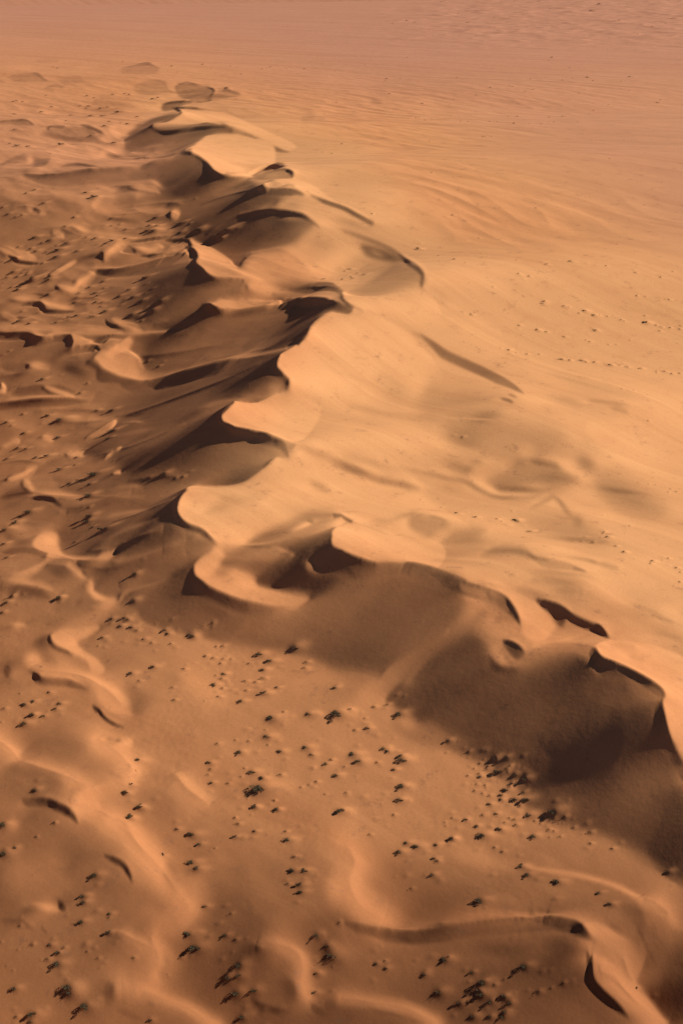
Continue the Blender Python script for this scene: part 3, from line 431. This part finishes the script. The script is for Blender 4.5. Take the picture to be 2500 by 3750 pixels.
K('left of the rounded bright crest',0,1600,1.568,[205,122,50,270,112,50,440,120,40,40,128,40,345,190,60,540,220,90,445,250,30,400,268,36,515,273,36,940,215,50,510,338,60,165,435,70,515,460,60,500,488,50,530,520,30,590,540,90,90,495,50,30,535,50,25,615,44,40,695,40,430,605,24,775,790,40,70,915,30,340,925,40,1050,228,24,1005,240,20,480,75,24,430,163,30,510,405,24])
K('on the shaded flats at the middle left',0,1100,1.568,[275,665,44,345,695,100,40,700,36,140,765,40,640,755,70,335,790,50,640,635,50,555,635,30,500,478,20,460,535,30,620,795,40,130,655,24,50,295,24,845,352,24,910,380,24,100,852,40,150,855,40,65,720,20,245,455,40])
K('in the scrub of the upper left dune field',0,650,1.568,[545,120,100,490,90,60,250,150,40,200,72,30,150,92,24,15,172,30,45,212,36,125,218,30,90,228,24,425,230,30,375,283,30,640,238,40,720,300,34,640,278,24,685,270,24,890,235,50,845,310,60,880,312,60,900,280,50,860,275,36,1025,272,60,1085,268,24,1030,320,40,1140,313,50,1290,320,90,1260,357,40,200,347,50,285,365,60,240,378,30,380,382,60,325,392,24,330,420,60,205,427,44,175,412,30,105,400,24,440,425,36,265,430,24,320,460,60,550,350,40,495,345,24,650,370,90,725,360,60,610,385,40,585,395,30,75,545,44,125,550,24,150,560,30,100,572,40,185,590,90,160,605,60,280,590,60,285,572,40,120,632,36,65,632,36,105,648,44,0,630,20,40,575,30,590,598,36,510,632,34,545,665,40,560,680,40,595,638,24,740,645,36,830,580,60,680,687,50,760,690,44,805,715,50,550,718,40,585,720,30,425,722,36,605,770,50,915,717,50,870,770,50,440,795,50,395,803,36,540,800,34,520,798,24,750,795,60,810,825,20,170,840,44,110,830,60,125,772,24,275,672,40,320,835,36,575,742,24,455,665,30,70,475,50,245,495,24])
K('beside the far end of the ridge',0,150,1.568,[75,350,40,100,350,40,130,352,24,500,318,36,540,328,24,650,310,40,720,305,40,740,312,36,265,315,20,510,375,40,495,390,30,580,390,50,620,385,40,680,415,90,590,435,60,630,465,44,600,492,60,735,478,40,690,475,24,790,438,40,85,512,50,100,608,70,165,610,44,355,600,70,345,590,40,60,592,40,290,648,24,650,590,70,520,547,36,90,422,30,240,410,40,300,380,30,410,430,50,520,435,60,380,460,24,460,375,30,880,335,44,905,330,36,150,878,20])
K('on the far plain',0,150,1.568,[310,150,14,330,158,24,705,120,20,765,122,10,990,147,30,965,172,12,1020,180,16,1050,115,10,1160,138,30,1215,160,12,1325,145,16,1355,152,14,1385,192,20,1240,187,10,1165,235,10,1505,160,14,1550,152,24])
K('on the far plain',900,150,.98,[257,55,8,210,102,16,60,100,8,75,98,8,145,100,8,318,107,8,575,60,12,450,63,8,630,62,8,505,137,16,553,135,12,500,143,10,755,132,12,515,190,16,875,168,14,775,185,8,825,195,10,955,165,10,1020,138,12,1000,182,10,1030,175,12,1095,60,20,1160,98,12,1085,70,8,1135,142,12,1170,135,10,1225,132,24,1245,143,12,1375,130,24,1345,145,10,1195,188,12,1215,175,8,1375,178,8,1475,222,16,1485,212,10,1300,230,10,945,160,8,630,225,16,320,222,16,282,260,10,745,210,8,1130,233,8])
K('in the pale scrub line on the right plain',900,150,.98,[610,278,16,640,285,14,665,280,10,770,290,14,795,290,10,735,268,8,765,270,8,875,290,14,900,290,10,940,272,12,970,272,16,962,298,20,1085,275,14,1085,292,10,1105,292,14,1135,272,24,1245,250,14,1230,262,8,1190,292,10,1060,298,10,1015,298,10,850,344,16,880,344,10])
K('on the bare right plain',900,150,.98,[658,360,10,345,370,14,275,400,8,308,404,10,1305,422,10,1355,355,8,1430,402,8,740,625,16,452,620,10,1040,600,12,665,473,8,1165,792,22,615,748,18,745,785,20,785,797,10,970,787,10,975,835,14,1015,845,14,1075,803,18,1290,808,12,1395,832,14,1330,730,10,835,708,10,690,770,8,885,883,10,1485,848,14,1530,828,10,1400,915,10,800,868,6,840,762,8])
K('on the far plain',1200,0,1.206,[500,8,16,575,60,12,350,92,20,285,105,12,385,100,12,655,160,10,525,170,8,580,162,10,165,288,8,735,78,10,655,50,14,615,102,20,700,100,8,800,80,10,735,122,10,825,10,12,880,120,10,990,118,10,980,38,10,860,65,12,1195,20,36,1160,50,40,1285,90,16,1130,157,10,1490,105,14,1430,118,14,1365,150,10,1240,170,12,1235,220,10,930,7,20])
K('in the thin shrub rows on the right plain',1500,1050,1.568,[770,86,30,760,98,28,885,114,30,910,117,16,998,140,40,968,152,20,1055,165,36,1088,163,14,1128,170,20,1210,190,20,1228,197,14,1350,207,44,1345,168,20,1410,222,20,1440,232,20,1488,237,24,1550,226,24,1545,244,24,1430,254,20,1058,250,34,730,250,36,780,260,24,625,222,24,885,288,24,1030,316,20,1008,306,14,1138,332,16,1180,332,14,1258,307,14,352,160,24,562,363,30,520,352,12,608,378,12,668,388,24,740,388,18,868,418,36,912,424,30,985,424,30,1010,434,20,1055,434,30,1145,452,44,1197,453,24,1245,462,24,1320,470,30,1410,485,16,1412,494,16,1460,487,24,1500,502,24,1545,498,24,1485,75,20,1462,72,14,1350,56,14,1303,52,14,1283,594,12,1212,585,14,1365,770,20,300,865,24])
K('on the sunlit dune flank at the right',1500,1600,1.568,[60,360,14,178,405,18,112,320,6,265,440,40,372,460,36,498,472,24,523,485,16,520,462,12,583,425,16,605,478,44,618,488,30,685,543,34,985,600,14,1048,606,24,1110,548,24,1130,575,36,1105,555,20,1257,512,20,1230,553,10,1225,662,34,1180,628,24,1390,715,34,1380,728,24,1480,698,24,1445,708,14,1525,315,20,1480,318,16,1495,300,14,1365,272,14,1408,276,14,1392,235,12,1525,752,30,1550,778,20,1545,833,24,1512,856,14,1105,450,12])
K('in the far sand bowl of the ridge',700,550,1.568,[755,743,30,860,745,36,925,738,34,950,710,24,990,716,34,915,728,24,880,695,20,910,685,30,160,490,60,165,515,36,25,465,50,20,280,16])
K('on the bare right plain',700,550,1.568,[1035,365,16,1300,568,36,1415,608,14,755,10,14,805,20,16,920,270,12,1380,128,14])
def height(x, y):                                  # bilinear height of the relief at a place
    r = math.hypot(x, y); a = (math.atan2(x, y)-TH0)/ST-.5; b = (math.log(r)-RH0)/SR-.5
    a = min(max(a, 0), NT-2); b = min(max(b, 0), NR-2); i, j = int(a), int(b); u, v = a-i, b-j
    return (H[j,i]*(1-u)+H[j,i+1]*u)*(1-v)+(H[j+1,i]*(1-u)+H[j+1,i+1]*u)*v
def stand(px, py):                                 # photograph pixel -> the spot on the sand seen there
    u, v = (px-1250)/FPX, (1875-py)/FPX
    dx, dy, dz = u, cp+v*sp, -sp+v*cp
    t = 60.
    while t < 4500:                                # walk down the line of sight until it meets the sand
        if CAM_H+dz*t < height(dx*t, dy*t): break
        t *= 1.01
    lo, hi = t/1.01, t
    for _ in range(14):
        m = .5*(lo+hi)
        if CAM_H+dz*m < height(dx*m, dy*m): hi = m
        else: lo = m
    return dx*hi, dy*hi, hi
# ------------------------------------------------------------------ wind-blown detail on the relief: ripples, streaks, hummocks
def gnoise(x, y, seed):                            # gradient noise
    i = np.floor(x).astype(np.int64); j = np.floor(y).astype(np.int64); fx = x-i; fy = y-j
    def g(a, b, dx, dy):
        h = (a*374761393+b*668265263+seed*974634777) & 0xffffffff
        h = ((h ^ (h >> 13))*1274126177) & 0xffffffff; t = ((h ^ (h >> 16)) & 0xffff)*(2*math.pi/65536)
        return np.cos(t)*dx+np.sin(t)*dy
    u = fx*fx*fx*(fx*(fx*6-15)+10); v = fy*fy*fy*(fy*(fy*6-15)+10)
    a = g(i, j, fx, fy); b = g(i+1, j, fx-1, fy); c = g(i, j+1, fx, fy-1); d = g(i+1, j+1, fx-1, fy-1)
    return 1.5*((a*(1-u)+b*u)*(1-v)+(c*(1-u)+d*u)*v)
def layer(lx, ly, ang, seed, warp=0.):             # noise with wavelengths lx, ly metres, axis turned by ang
    c, s = math.cos(ang), math.sin(ang)
    x, y = (GX*c+GY*s)/lx, (-GX*s+GY*c)/ly
    if warp: x = x+warp*gnoise(x*.4+7.3, y*.4, seed+50)
    return gnoise(x, y, seed)
wind = _ss((PALE-.4)/.5)*(1-GRAV); lee = (1-_ss((PALE-.35)/.5))
near = _ss((700-RR)/450)
field = lee*_ss((RR-270)/170)*(1-_ss((RR-850)/500))
CUT = .19
D = np.zeros_like(H)
calm = 1-.85*_ss((np.hypot(ds, dt)-.22)/.22)        # slip faces stay smooth
A1 = math.radians(35)                              # the small dunes lie across the wind
n1 = layer(16, 42, A1, 1, .5); D += field*.75*(.6-np.abs(n1))
D += field*.30*layer(8, 22, A1+.2, 2, .4)
D += lee*(.4+.6*(1-near))*.075*layer(3.4, 8, A1-.15, 3)
D += lee*near*(.10*layer(18, 14, 0, 4)+.018*layer(3.2, 3.2, .4, 5))
D += lee*near*_ss(layer(22, 22, .3, 6)*2+.1)*.02*layer(1.1, 1.1, .2, 7)   # rough, scuffed patches
D += wind*(1-.85*_ss((RR-450)/400))*(.11*layer(420, 30, math.radians(-38), 8)+.07*layer(260, 12, math.radians(-38), 9)+.015*layer(60, 3, math.radians(-38), 10))
D += GRAV*(.5*layer(420, 60, -.5, 11)+.16*layer(80, 22, -.5, 12)+.05*layer(14, 9, .2, 13))
rough = GRAV*_ss((GX/np.maximum(GY,1)+.02)/.12)*_ss((RR-1250)/500)
D += rough*(2.2*np.maximum(0, layer(48, 34, .3, 14))+1.0*np.maximum(0, layer(17, 13, .3, 15)))
D *= calm
D += lee*(1-calm)*_ss((900-RR)/500)*(.05*layer(60, 8, math.radians(55), 21, .2)+.010*layer(26, 2.4, math.radians(57), 22))   # sand slides
H = H+D
# sharp crests: the sand climbs to a knife edge and drops down a short slip face at its angle of repose
for pts, wpx, v, tp in CREST:
    a = np.array([stand(*p)[:2] for p in pts]); d = np.gradient(pts, axis=0); d /= np.hypot(*d.T)[:, None]+1e-9
    toe = np.array([stand(*(p+wpx*np.array([-q[1], q[0]])))[:2] for p, q in zip(pts, d)])
    q = np.stack([np.arctan2(a[:,0], a[:,1]), np.log(np.hypot(*a.T))], 1); z = np.stack([np.arctan2(toe[:,0], toe[:,1]), np.log(np.hypot(*toe.T))], 1)
    n = np.gradient(q, axis=0); n /= np.hypot(*n.T)[:, None]+1e-9
    wl = np.clip(np.abs((z-q)[:,0]*n[:,1]-(z-q)[:,1]*n[:,0]), .0015, .02)      # plan width of the slip face, in radians
    wl = np.minimum(wl, np.median(wl)*1.5); m = 3.2*wl.max()
    i0, i1 = int(max(0, (q[:,0].min()-m-TH0)/ST)), int(min(NT, (q[:,0].max()+m-TH0)/ST+1)); j0, j1 = int(max(0, (q[:,1].min()-m-RH0)/SR)), int(min(NR, (q[:,1].max()+m-RH0)/SR+1))
    if i1-i0 < 3 or j1-j0 < 3: continue
    X, Y = np.meshgrid(th[i0:i1], rh[j0:j1]); dist, par, side = _near(q, X, Y)
    W = np.interp(par, np.linspace(0, 1, len(wl)), wl)*np.maximum(_taper(par, 'b'), .02)
    lee_side = side < 0                             # pixels run downwards, distance runs away: the hand flips
    amp = CUT*min(1, (.57-v)/.3)*min(1, 36/wpx)*W*_taper(par, 'b')
    H[j0:j1, i0:i1] += RR[j0:j1, i0:i1]*amp*np.where(lee_side, np.clip(1-dist/W, 0, 1), np.exp(-dist/(1.3*W))*(1-_ss(dist/(3*W))))
Hp = np.pad(H/RR, 1, mode='edge'); Hp = Hp[:-2]+2*Hp[1:-1]+Hp[2:]; H = (Hp[:,:-2]+2*Hp[:,1:-1]+Hp[:,2:])/16*RR   # wind rounds the edges a touch
for pts, wpx, rise in RIDGE:                             # low winding ridges keep a clean spine
    a = np.array([stand(*p)[:2] for p in pts]); q = np.stack([np.arctan2(a[:,0], a[:,1]), np.log(np.hypot(*a.T))], 1)
    W = 1.1*wpx/FPX; m = 4*W
    i0, i1 = int(max(0, (q[:,0].min()-m-TH0)/ST)), int(min(NT, (q[:,0].max()+m-TH0)/ST+1)); j0, j1 = int(max(0, (q[:,1].min()-m-RH0)/SR)), int(min(NR, (q[:,1].max()+m-RH0)/SR+1))
    if i1-i0 < 3 or j1-j0 < 3: continue
    X, Y = np.meshgrid(th[i0:i1], rh[j0:j1]); dist, par, side = _near(q, X, Y)
    k = np.where(side < 0, .8, 1.7)                # steeper on the lee side
    H[j0:j1, i0:i1] += RR[j0:j1, i0:i1]*rise*W*_taper(par, 'b')*np.exp(-np.sqrt((dist/(k*W))**2+.02))*(1-_ss(dist/m))
# every shrub has trapped a little sand: a hummock with a tail on the windward side
SPOTS = []
random.seed(11)
def hummock(x, y, rx, ry, h):
    r = math.hypot(x, y); a0 = (math.atan2(x, y)-TH0)/ST; b0 = (math.log(r)-RH0)/SR; k = 2.6*max(rx, ry)/r; m = k/SR; k = k/ST
    i0, i1, j0, j1 = int(max(0, a0-k)), int(min(NT, a0+k+2)), int(max(0, b0-m)), int(min(NR, b0+m+2))
    if i1 <= i0 or j1 <= j0: return
    X = GX[j0:j1,i0:i1]-x; Y = GY[j0:j1,i0:i1]-y
    H[j0:j1,i0:i1] += h*np.exp(-(X/rx)**2-(Y/ry)**2)
for place, bx, by, bw in BUSH:
    x, y, t = stand(bx, by); w = bw*t/FPX
    SPOTS.append([place, bx, by, bw, x, y, w])
for place, bx, by, bw, x, y, w in SPOTS:
    hummock(x+.45*w, y, .62*w, .42*w, .11*w); hummock(x+.12*w, y, .4*w, .3*w, .06*w)
    if bw > 14:
        for _ in range(1):       # scuffed little mounds round about
            d = random.uniform(.8, 3.)*max(w, 1.2); a = random.uniform(0, 6.283); s = random.uniform(.3, .7)*(1 if y < 420 else 2)
            hummock(x+d*math.cos(a), y+d*math.sin(a), s*1.1, s*.7, .13*s)
for s in SPOTS: s.append(height(s[4], s[5]))
# ------------------------------------------------------------------ sand material
def nodes(name):
    m = bpy.data.materials.new(name); m.use_nodes = True; n = m.node_tree.nodes; l = m.node_tree.links
    return m, n, l, n['Principled BSDF']
def sand_material():
    m, n, l, b = nodes('dune_sand')
    geo = n.new('ShaderNodeNewGeometry')
    def noise(scale, detail=4, rough=.55, vec=None, stretch=None):
        t = n.new('ShaderNodeTexNoise'); t.inputs['Scale'].default_value = scale; t.inputs['Detail'].default_value = detail; t.inputs['Roughness'].default_value = rough
        src = geo.outputs['Position']
        if stretch:
            mp = n.new('ShaderNodeMapping'); mp.inputs['Scale'].default_value = stretch[:3]; mp.inputs['Rotation'].default_value = (0,0,stretch[3]); l.new(src, mp.inputs[0]); src = mp.outputs[0]
        l.new(src, t.inputs['Vector']); return t.outputs['Fac']
    def mix(fac, a, c, mode='MIX'):
        x = n.new('ShaderNodeMix'); x.data_type = 'RGBA'; x.blend_type = mode
        for s, v in ((0,fac),(6,a),(7,c)):
            if hasattr(v, 'is_linked') or hasattr(v,'links'): l.new(v, x.inputs[s])
            else: x.inputs[s].default_value = v
        return x.outputs[2]
    def ramp(v, a, c, lo=0., hi=1.):
        r = n.new('ShaderNodeMapRange'); l.new(v, r.inputs[0])
        for i, k in enumerate((a, c, lo, hi)): r.inputs[i+1].default_value = k
        return r.outputs[0]
    at = n.new('ShaderNodeAttribute'); at.attribute_name = 'ground'; sep = n.new('ShaderNodeSeparateColor'); l.new(at.outputs['Color'], sep.inputs[0])
    pale, gravel, dim = sep.outputs[0], sep.outputs[1], sep.outputs[2]
    c = mix(pale, (.435,.180,.075,1), (.55,.272,.120,1))  # brightness of the sunlit side painted in as paler sand
    c = mix(dim, c, (.265,.108,.045,1))  # lower-edge dimming of the view painted into the sand
    c = mix(gravel, c, (.395,.186,.116,1))
    big = noise(.012, 5, .6, stretch=(1,.35,1,.35)); c = mix(ramp(big,.35,.7,0,.30), c, mix(1., c, (1.12,1.16,1.2,1), 'MULTIPLY'))
    mid = noise(.11, 4, .6); c = mix(ramp(mid,.5,.75,0,.6), c, mix(1., c, (.88,.85,.84,1), 'MULTIPLY'))
    def streak(lx, ly, rot, lo, hi):
        mp = n.new('ShaderNodeMapping'); mp.vector_type = 'TEXTURE'; mp.inputs['Rotation'].default_value = (0, 0, rot); mp.inputs['Scale'].default_value = (lx, ly, 60)
        l.new(geo.outputs['Position'], mp.inputs[0]); t = n.new('ShaderNodeTexNoise'); t.inputs['Scale'].default_value = 1; t.inputs['Detail'].default_value = 5; t.inputs['Roughness'].default_value = .62
        l.new(mp.outputs[0], t.inputs['Vector']); return ramp(t.outputs['Fac'], lo, hi)
    c = mix(streak(380, 10, math.radians(-38), .46, .75), c, mix(1., c, (.86,.83,.82,1), 'MULTIPLY'))
    c = mix(streak(160, 3.5, math.radians(-38), .5, .75), c, mix(1., c, (1.10,1.12,1.12,1), 'MULTIPLY'))
    spk = noise(.22, 6, .8); c = mix(ramp(spk, .58, .70, 0, .5), c, (.20,.10,.06,1))
    g = noise(2.2, 3, .7); c = mix(.5, c, mix(g, (.72,.72,.72,1), (1.25,1.25,1.25,1)), 'MULTIPLY')
    l.new(c, b.inputs['Base Color']); b.inputs['Roughness'].default_value = .95
    b.inputs['Specular IOR Level'].default_value = .08
    bp = n.new('ShaderNodeBump'); bp.inputs['Strength'].default_value = .35; bp.inputs['Distance'].default_value = .08
    f1 = noise(.9, 4, .65); 
    mm = n.new('ShaderNodeMath'); mm.operation = 'MULTIPLY'; l.new(f1, mm.inputs[0]); mm.inputs[1].default_value = 1.0
    l.new(mm.outputs[0], bp.inputs['Height']); l.new(bp.outputs[0], b.inputs['Normal'])
    return m
SAND = sand_material()
# ------------------------------------------------------------------ one ground sheet, fine where it is seen, coarse out to the horizon
def ground():
    ta = np.r_[-1.45, -1.1, -.8, -.6, -.48, -.41, th, .41, .48, .6, .8, 1.1, 1.45]
    ra = np.r_[math.log(4.), math.log(20.), math.log(60.), math.log(95.), rh, np.log([3500., 4200., 6000., 10000., 20000., 45000.])]
    hh = np.zeros((len(ra), len(ta))); hh[4:4+NR, 6:6+NT] = H
    ex = np.zeros((len(ra), len(ta), 3)); ex[..., 0] = .5; ex[..., 1] = .6
    ex[4:4+NR, 6:6+NT, 0] = PALE; ex[4:4+NR, 6:6+NT, 1] = GRAV; ex[4:4+NR, 6:6+NT, 2] = DIM
    A, Rr = np.meshgrid(ta, np.exp(ra)); nr, nc = A.shape
    co = np.stack([Rr*np.sin(A), Rr*np.cos(A), hh], -1).reshape(-1, 3).astype(np.float32)
    i = np.arange(nr*nc).reshape(nr, nc)
    f = np.stack([i[:-1,:-1], i[:-1,1:], i[1:,1:], i[1:,:-1]], -1).reshape(-1).astype(np.int32)
    nf = len(f)//4
    me = bpy.data.meshes.new('desert_ground')
    me.vertices.add(len(co)); me.vertices.foreach_set('co', co.ravel())
    me.loops.add(len(f)); me.loops.foreach_set('vertex_index', f)
    me.polygons.add(nf); me.polygons.foreach_set('loop_start', np.arange(0, 4*nf, 4, dtype=np.int32))
    me.update(calc_edges=True); me.shade_smooth()
    a = me.color_attributes.new('ground', 'FLOAT_COLOR', 'POINT')
    c = np.ones((len(co), 4), np.float32); c[:, :3] = ex.reshape(-1, 3)
    a.data.foreach_set('color', c.ravel())
    me.materials.append(SAND)
    o = bpy.data.objects.new('desert_ground', me); COL.objects.link(o); o['kind'] = 'structure'
    return o
GROUND = ground()
# ------------------------------------------------------------------ shrubs
def foliage_material():
    m, n, l, b = nodes('shrub_leaf')
    t = n.new('ShaderNodeTexNoise'); t.inputs['Scale'].default_value = 5; g = n.new('ShaderNodeNewGeometry'); l.new(g.outputs['Position'], t.inputs['Vector'])
    r = n.new('ShaderNodeValToRGB'); r.color_ramp.elements[0].color = (.030,.025,.015,1); r.color_ramp.elements[1].color = (.15,.115,.065,1)
    r.color_ramp.elements[0].position = .35; r.color_ramp.elements[1].position = .7
    l.new(t.outputs['Fac'], r.inputs[0]); l.new(r.outputs[0], b.inputs['Base Color']); b.inputs['Roughness'].default_value = .8; b.inputs['Specular IOR Level'].default_value = .1
    return m
def wood_material():
    m, n, l, b = nodes('shrub_wood')
    t = n.new('ShaderNodeTexNoise'); t.inputs['Scale'].default_value = 9
    r = n.new('ShaderNodeValToRGB'); r.color_ramp.elements[0].color = (.05,.033,.022,1); r.color_ramp.elements[1].color = (.13,.085,.055,1)
    l.new(t.outputs['Fac'], r.inputs[0]); l.new(r.outputs[0], b.inputs['Base Color']); b.inputs['Roughness'].default_value = .9
    return m
LEAF, WOOD = foliage_material(), wood_material()
def blades(rng, n, tall, spread, vs, fs, ox=0, oy=0, oz=0, sc=1., lobes=5):
    cs = [(rng.gauss(0, .21), rng.gauss(0, .15)*spread, rng.uniform(.5, 1)) for _ in range(lobes)]
    for _ in range(n):
        cx, cy, ch = rng.choice(cs); a = rng.uniform(0, 6.283); q = rng.random()**.6
        x, y = cx+.16*q*math.cos(a), cy+.13*q*math.sin(a)
        z = tall*ch*(1-.75*q)*rng.uniform(.05, .8); lean = rng.uniform(.3, 1.1)
        d = Vector((math.cos(a)*lean+rng.gauss(0,.3), math.sin(a)*lean+rng.gauss(0,.3), rng.uniform(.25, 1.1))).normalized()
        s = d.cross(Vector((rng.gauss(0,1), rng.gauss(0,1), rng.gauss(0,1)))).normalized()
        ln, wd = rng.uniform(.07, .17), rng.uniform(.010, .024); p = Vector((x, y, z)); i = len(vs)
        dr = Vector((0, 0, -ln*.25))
        for v in (p-s*wd, p+s*wd, p+d*ln*.6+s*wd*.8, p+d*ln+dr, p+d*ln*.6-s*wd*.8):
            vs.append((ox+sc*v.x, oy+sc*v.y, oz+sc*v.z))
        fs.append((i, i+1, i+2, i+3, i+4))
def as_mesh(name, vs, fs, m):
    me = bpy.data.meshes.new(name); me.from_pydata(vs, [], fs); me.materials.append(m); me.update(); return me
def branch_mesh(rng):
    vs, fs = [], []; p = Vector((rng.gauss(0,.1), rng.gauss(0,.08), -.05)); d = Vector((rng.gauss(0,.6), rng.gauss(0,.5), .8)).normalized(); R = .018
    for k in range(5):
        s = d.orthogonal().normalized(); t = d.cross(s); r = R*(1-.2*k)
        for a in range(5): vs.append(tuple(p+s*(r*math.cos(a*1.2566))+t*(r*math.sin(a*1.2566))))
        if k: fs += [(5*k-5+a, 5*k-5+(a+1)%5, 5*k+(a+1)%5, 5*k+a) for a in range(5)]
        p = p+d*.09; d = (d+Vector((rng.gauss(0,.3), rng.gauss(0,.3), rng.gauss(0,.15)))).normalized()
    fs.append(tuple(range(20, 25)))
    return as_mesh('branch', vs, fs, WOOD)
def make_shrub(seed, n, tall, spread, lobes):
    rng = random.Random(seed); root = bpy.data.objects.new('desert_shrub', None); vs, fs = [], []
    blades(rng, n, tall, spread, vs, fs, lobes=lobes)
    kids = [bpy.data.objects.new('foliage', as_mesh('foliage', vs, fs, LEAF))]
    kids += [bpy.data.objects.new('branch', branch_mesh(rng)) for _ in range(4)]
    for k in kids: k.parent = root
    return root, kids
KINDS = [make_shrub(3, 620, .34, 1., 6), make_shrub(4, 560, .26, 1.2, 7), make_shrub(5, 680, .44, .9, 5), make_shrub(6, 480, .22, .8, 8)]
def small_mesh(seed):
    vs, fs = [], []; blades(random.Random(seed), 110, .34, 1., vs, fs, lobes=4); return as_mesh('small_shrub', vs, fs, LEAF)
SMALL = [small_mesh(30+k) for k in range(4)]
WORDS = 'first second third fourth fifth sixth seventh eighth ninth tenth eleventh twelfth thirteenth fourteenth fifteenth sixteenth seventeenth eighteenth nineteenth'.split()
TENS = {2:'twenty', 3:'thirty', 4:'forty', 5:'fifty', 6:'sixty', 7:'seventy', 8:'eighty', 9:'ninety'}
def ordinal(k):                                    # 0 -> 'first'
    if k < 19: return WORDS[k]
    t, u = divmod(k+1, 10)
    return TENS[t][:-1]+'ieth' if u == 0 else TENS[t]+'-'+WORDS[u-1]
seen = [s for s in SPOTS if -5 < s[1] < 2505 and -5 < s[2] < 3755]
seen.sort(key=lambda s: -s[3])
big, rest = seen[:298], seen[298:]
patches = {}
for s in big: patches.setdefault(s[0], []).append(s)
rng = random.Random(77); used = set()
for place, lst in patches.items():
    lst.sort(key=lambda s: s[1]); widest = max(lst, key=lambda s: s[3])
    for k, s in enumerate(lst):
        _, bx, by, bw, x, y, w, z = s
        size = 'broad' if w > 6 else 'bushy' if w > 4 else 'small' if w > 2.2 else 'tiny'
        what = f'{size} dark shrub'
        if len(lst) == 1: label = f'single {what} {place}'
        elif s is widest: label = f'widest dark shrub {place}'
        elif k == 0: label = f'leftmost {what} {place}'
        elif k == len(lst)-1: label = f'rightmost {what} {place}'
        else: label = f'{what}, {ordinal(k)} from left {place}'
        assert len(label.split()) <= 16, label
        sc = w*(.72 if y < 420 else .52)
        if bw*682/2500 > 5.5:
            j = (3 if bw > 60 and rng.random() < .5 else rng.randrange(4)); proto, kids = KINDS[j]
            o = proto.copy(); COL.objects.link(o)
            for kd in kids:
                c = kd.copy(); c.parent = o; COL.objects.link(c)
        else: o = bpy.data.objects.new('desert_shrub', SMALL[rng.randrange(4)]); COL.objects.link(o)
        o.location = (x, y, z-.03*sc); o.rotation_euler = (0, 0, rng.uniform(-.4, .4)+(math.pi if rng.random() < .5 else 0)); o.scale = (sc, sc*rng.uniform(.85, 1.2), sc*rng.uniform(.30, .50))
        o['label'] = label; o['category'] = 'shrub'; o['group'] = 'shrubs '+place
for root, kids in KINDS:
    for kd in kids: bpy.data.objects.remove(kd)
    bpy.data.objects.remove(root)
vs, fs = [], []                                    # the many specks of scrub beyond the three hundred largest
for s in rest: blades(rng, 60, .34, 1., vs, fs, s[4], s[5], s[7]-.03*s[6], s[6]*.8, 3)
o = bpy.data.objects.new('scattered_scrub', as_mesh('scattered_scrub', vs, fs, LEAF)); COL.objects.link(o)
o['kind'] = 'stuff'; o['label'] = 'tiny specks of dry scrub dotted over the sand'; o['category'] = 'scrub'
